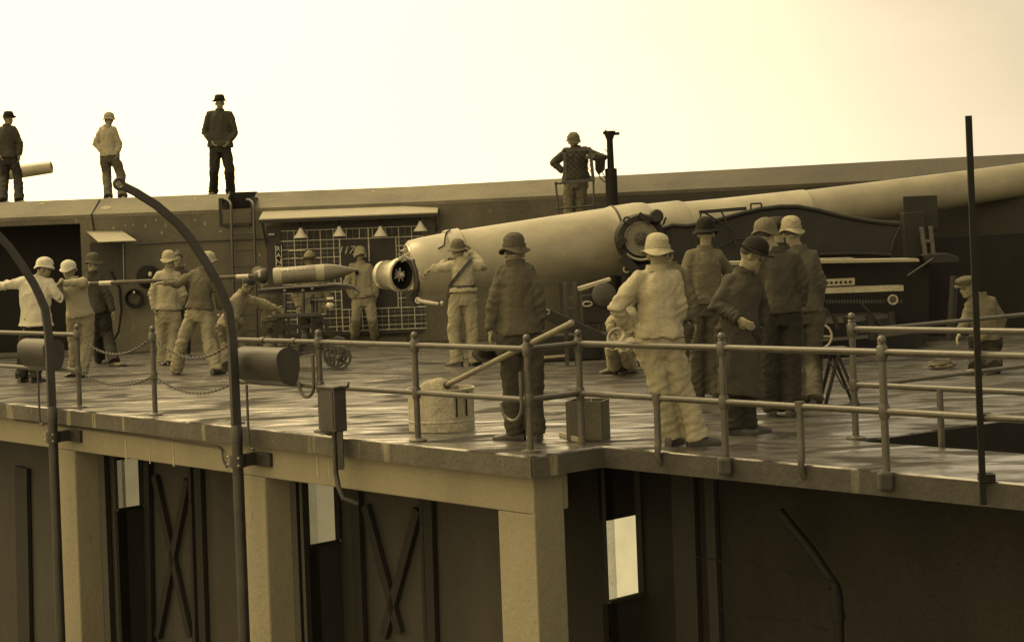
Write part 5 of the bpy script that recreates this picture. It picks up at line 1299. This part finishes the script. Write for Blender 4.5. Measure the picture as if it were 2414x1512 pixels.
MB().tube([at(841, 646, .0073 * F - .17), at(838, 670, .0073 * F - .18), at(832, 690, .0073 * F - .17)], .007, 6).build('telephone_cord', M_black, q['root'], True)
for x in (836, 866):
    MB().box(at(x, 686, .0073 * F - .165), (.13, .02, .13)).build('pocket', C_lt2, q['root'])
# ---- man at the breech
q = person('man in pale blouse with shoulder strap reaching up to the barrel at the breech', K_(hd=(1079, 593), sl=(1062, 622), sr=(1120, 618), el=(1026, 634, .02), er=(1141, 632, .05), wl=(1052, 618, .22), wr=(1110, 590, .20), hl=(1072, 696), hr=(1112, 696), kl=(1070, 768), kr=(1112, 770), al=(1078, 848), ar=(1116, 846)),
       195, head_yaw=-150, hat='bucket', hatm=C_md, jacket=C_lt, trousers=C_lt2, hem=688, detail=2, folds=.014, toes=(-120, 150), waist_in=.12, pitch=-6, curl=1.0)
def surf_band(q, th0, th1, z_a, z_b, off=.01, w_=.045, name='shoulder_strap'):
    pass
sA_ = q['sm'] + q['latc'] * .10 - Vector((0, .115, -.03)); sB_2 = q['hm'] - q['latc'] * .16 + q['sv'] * .16 - Vector((0, .11, 0))
pts = [q['sm'] + q['latc'] * .11 + Vector((0, .02, .065)), q['sm'] + q['latc'] * .12 + Vector((0, -.085, .045)), sA_ * .75 + sB_2 * .25 + Vector((0, -.055, 0)), sA_ * .5 + sB_2 * .5 + Vector((0, -.07, 0)), sA_ * .2 + sB_2 * .8 + Vector((0, -.045, 0)), sB_2 + Vector((-.02, .03, -.03))]
rs = []
for i, p in enumerate(pts):
    d = (pts[min(i + 1, 5)] - pts[max(i - 1, 0)]).normalized(); s_ = d.cross(Vector((0, 1, 0)) if i else Vector((0, 0, 1))).normalized(); n_ = s_.cross(d)
    rs.append([p + s_ * a * .024 + n_ * b * .004 for a, b in ((-1, -1), (1, -1), (1, 1), (-1, 1))])
MB().rings(rs).build('shoulder_strap', M_leather, q['root'])
c = q['hm'] + q['sv'] * .12
MB().rings([[c + q['sv'] * h + q['latc'] * (math.cos(a) * q['hw'] * 1.0) + q['fw'] * (math.sin(a) * .146) for a in [2 * math.pi * k / 28 for k in range(28)]] for h in (-.022, .022)], False).build('belt', M_leather, q['root'], True)
mb = MB().ell(q['hm'] - q['latc'] * .19 + q['sv'] * .03, (.06, .06, .12), n=14, m=10)
for v_ in mb.v: v_ += Vector((1, 1, 1)) * noise.noise(v_ * 9) * .012
mb.build('pouch', C_tr, q['root'], True)
# ---- platform man
person('man in dark jacket leaning on the sight column above the barrel', K_(hd=(1352, 335), sl=(1328, 356), sr=(1388, 354), el=(1304, 384), er=(1424, 372), wl=(1326, 404, -.03), wr=(1398, 370, -.22), hl=(1342, 424), hr=(1374, 424), kl=(1340, 474), kr=(1370, 472), al=(1342, 520), ar=(1366, 518)),
       0, D0=.0069 * F, z0=0, ankles='free', hat='helmet', hatm=C_md, jacket=C_dk2, trousers=C_md, hem=424, detail=2, pitch=18, curl=1.1)
# ---- near men, left of centre
person('man in long dark jacket and soft hat seen from behind at the deck corner', K_(hd=(1213, 598), sl=(1176, 636), sr=(1256, 634), el=(1166, 712), er=(1272, 712), wl=(1158, 782, -.02), wr=(1272, 776, .08), hl=(1204, 790), hr=(1246, 790), kl=(1208, 900), kr=(1254, 900), al=(1216, 1012), ar=(1262, 1014)),
       180, hat='bucket', hatm=C_tr, jacket=C_md2, trousers=C_dk2, hem=788, detail=2, folds=.012, toes=(-100, 170), curl=.8, coat=False)
hh = at(1146, 838, .0036 * F)
mb = MB().lathe(hh, Vector((.1, -.4, .9)), [(0, .12), (.01, .125), (.02, .08), (.08, .07), (.10, .01)], 20)
o = mb.build('held_hat', C_blk, smooth=True); tag(o, 'dark brimmed hat held low by the man at the deck corner', 'hat')
# ---- near group at right
person('man in pale jacket and tall pale hat with hand on hip leaning on the rail', K_(hd=(1551, 602), sl=(1496, 652), sr=(1598, 648), el=(1452, 722, -.05), er=(1602, 728, .02), wl=(1494, 786, .10), wr=(1582, 792, .12), hl=(1530, 800), hr=(1580, 800), kl=(1556, 912), kr=(1604, 906), al=(1584, 1024), ar=(1642, 1024)),
       180, hat='bucket', hatm=C_lt, jacket=C_lt, trousers=C_trl, hem=796, detail=2, folds=.016, toes=(150, 95), curl=.9)
person('man in worn jacket mostly hidden behind the tall pale hat', K_(hd=(1565, 604), sl=(1540, 640), sr=(1618, 636), el=(1536, 704), er=(1631, 704), wl=(1540, 760), wr=(1637, 762), hl=(1566, 770), hr=(1602, 770), kl=(1568, 862), kr=(1602, 862), al=(1570, 952), ar=(1606, 950)),
       175, D0=.0040 * F, hat=None, hair=True, jacket=C_md, trousers=C_tr, hem=756, detail=1)
person('man in a black brimmed hat and worn jacket seen from behind left of the bowler', K_(hd=(1664, 552), sl=(1620, 600), sr=(1703, 600), el=(1612, 660, -.03), er=(1720, 642, .12), wl=(1622, 715, .1), wr=(1700, 670, .30), hl=(1640, 712), hr=(1682, 712), kl=(1642, 820), kr=(1682, 820), al=(1648, 920), ar=(1688, 920)),
       180, hat='bucket', hatm=C_blk, jacket=C_md, trousers=C_tr, hem=716, detail=2, folds=.014, head_yaw=178)
person('elderly man in bowler hat and long dark overcoat bowing his head in profile', K_(hd=(1772, 604), sl=(1713, 656), sr=(1786, 656, .1), el=(1690, 722, -.05), er=(1800, 728, .15), wl=(1740, 752, -.16), wr=(1790, 768, .1), hl=(1716, 776), hr=(1764, 776), kl=(1722, 888), kr=(1760, 888), al=(1730, 1000), ar=(1764, 996)),
       100, head_yaw=85, pitch=24, hat='bowler', hatm=C_blk, jacket=C_dk2, trousers=C_dk, hem=936, coat=True, detail=2, folds=.014, toes=(80, 95))
person('broad man in dark jacket and round hat seen from behind beside the bowler', K_(hd=(1804, 556), sl=(1790, 606), sr=(1882, 602), el=(1794, 678, .05), er=(1893, 670), wl=(1800, 726, .2), wr=(1888, 722, .05), hl=(1814, 730), hr=(1864, 730), kl=(1816, 848), kr=(1866, 848), al=(1820, 958), ar=(1866, 958)),
       165, head_yaw=150, hat='helmet', hatm=C_md, jacket=C_dk2, trousers=C_dk, hem=737, detail=2, folds=.013)
person('man with pale banded hat and scarf seen from behind at the right of the group', K_(hd=(1866, 552), sl=(1850, 600), sr=(1922, 598), el=(1856, 664), er=(1934, 664), wl=(1862, 720, .1), wr=(1930, 722, .05), hl=(1872, 730), hr=(1916, 730), kl=(1876, 836), kr=(1918, 836), al=(1880, 940), ar=(1918, 940)),
       175, hat='bucket', hatm=C_lt2, jacket=C_md2, trousers=C_tr, hem=735, detail=2, folds=.013, D0=.0041 * F)
person('man whose hat brim peeks between the two round hats at right', K_(hd=(1832, 545), sl=(1808, 592), sr=(1872, 592), el=(1804, 650), er=(1876, 650), wl=(1808, 700), wr=(1872, 700), hl=(1822, 704), hr=(1858, 704), kl=(1822, 800), kr=(1858, 800), al=(1822, 886), ar=(1858, 886)),
       190, hat='fedora', hatm=C_dk2, jacket=C_dk, trousers=C_dk, detail=0, D0=.0047 * F)
person('pale clothed man crouching low beside the ramp with a coil of rope', K_(hd=(1496, 694, .1), sl=(1458, 728), sr=(1496, 730), el=(1436, 762, -.1), er=(1500, 768), wl=(1446, 790, -.2), wr=(1490, 800), hl=(1468, 800), hr=(1500, 802), kl=(1442, 812, -.3), kr=(1470, 815, -.3), al=(1448, 856), ar=(1486, 858)),
       -60, hat='helmet', hatm=C_lt, jacket=C_lt2, trousers=C_trl, detail=1, D0=.0051 * F)
rcl = MB()
for k, rr_ in enumerate((.07, .085, .10)): rcl.torus(at(1452, 792, .0049 * F - .1 - .02 * k), (Vector((1, 0, .3)).normalized(), Vector((0, .5, .8)).normalized()), rr_, .012, 24, 6)
tag(rcl.build('rope_coil', M_lightwood, smooth=True), 'small coil of pale rope held by the crouching man', 'rope')
person('man in cap and white shirt leaning in from the far right behind the carriage', K_(hd=(2280, 678), sl=(2284, 706), sr=(2344, 708), el=(2278, 752), er=(2360, 756), wl=(2262, 786, -.1), wr=(2350, 796), hl=(2304, 796), hr=(2340, 796), kl=(2302, 832), kr=(2340, 832), al=(2302, 864), ar=(2344, 864)),
       -60, hat='cap', hatm=C_md2, jacket=C_md, trousers=C_dk, detail=1, D0=.0048 * F, pitch=10)

bpy.context.view_layer.update()
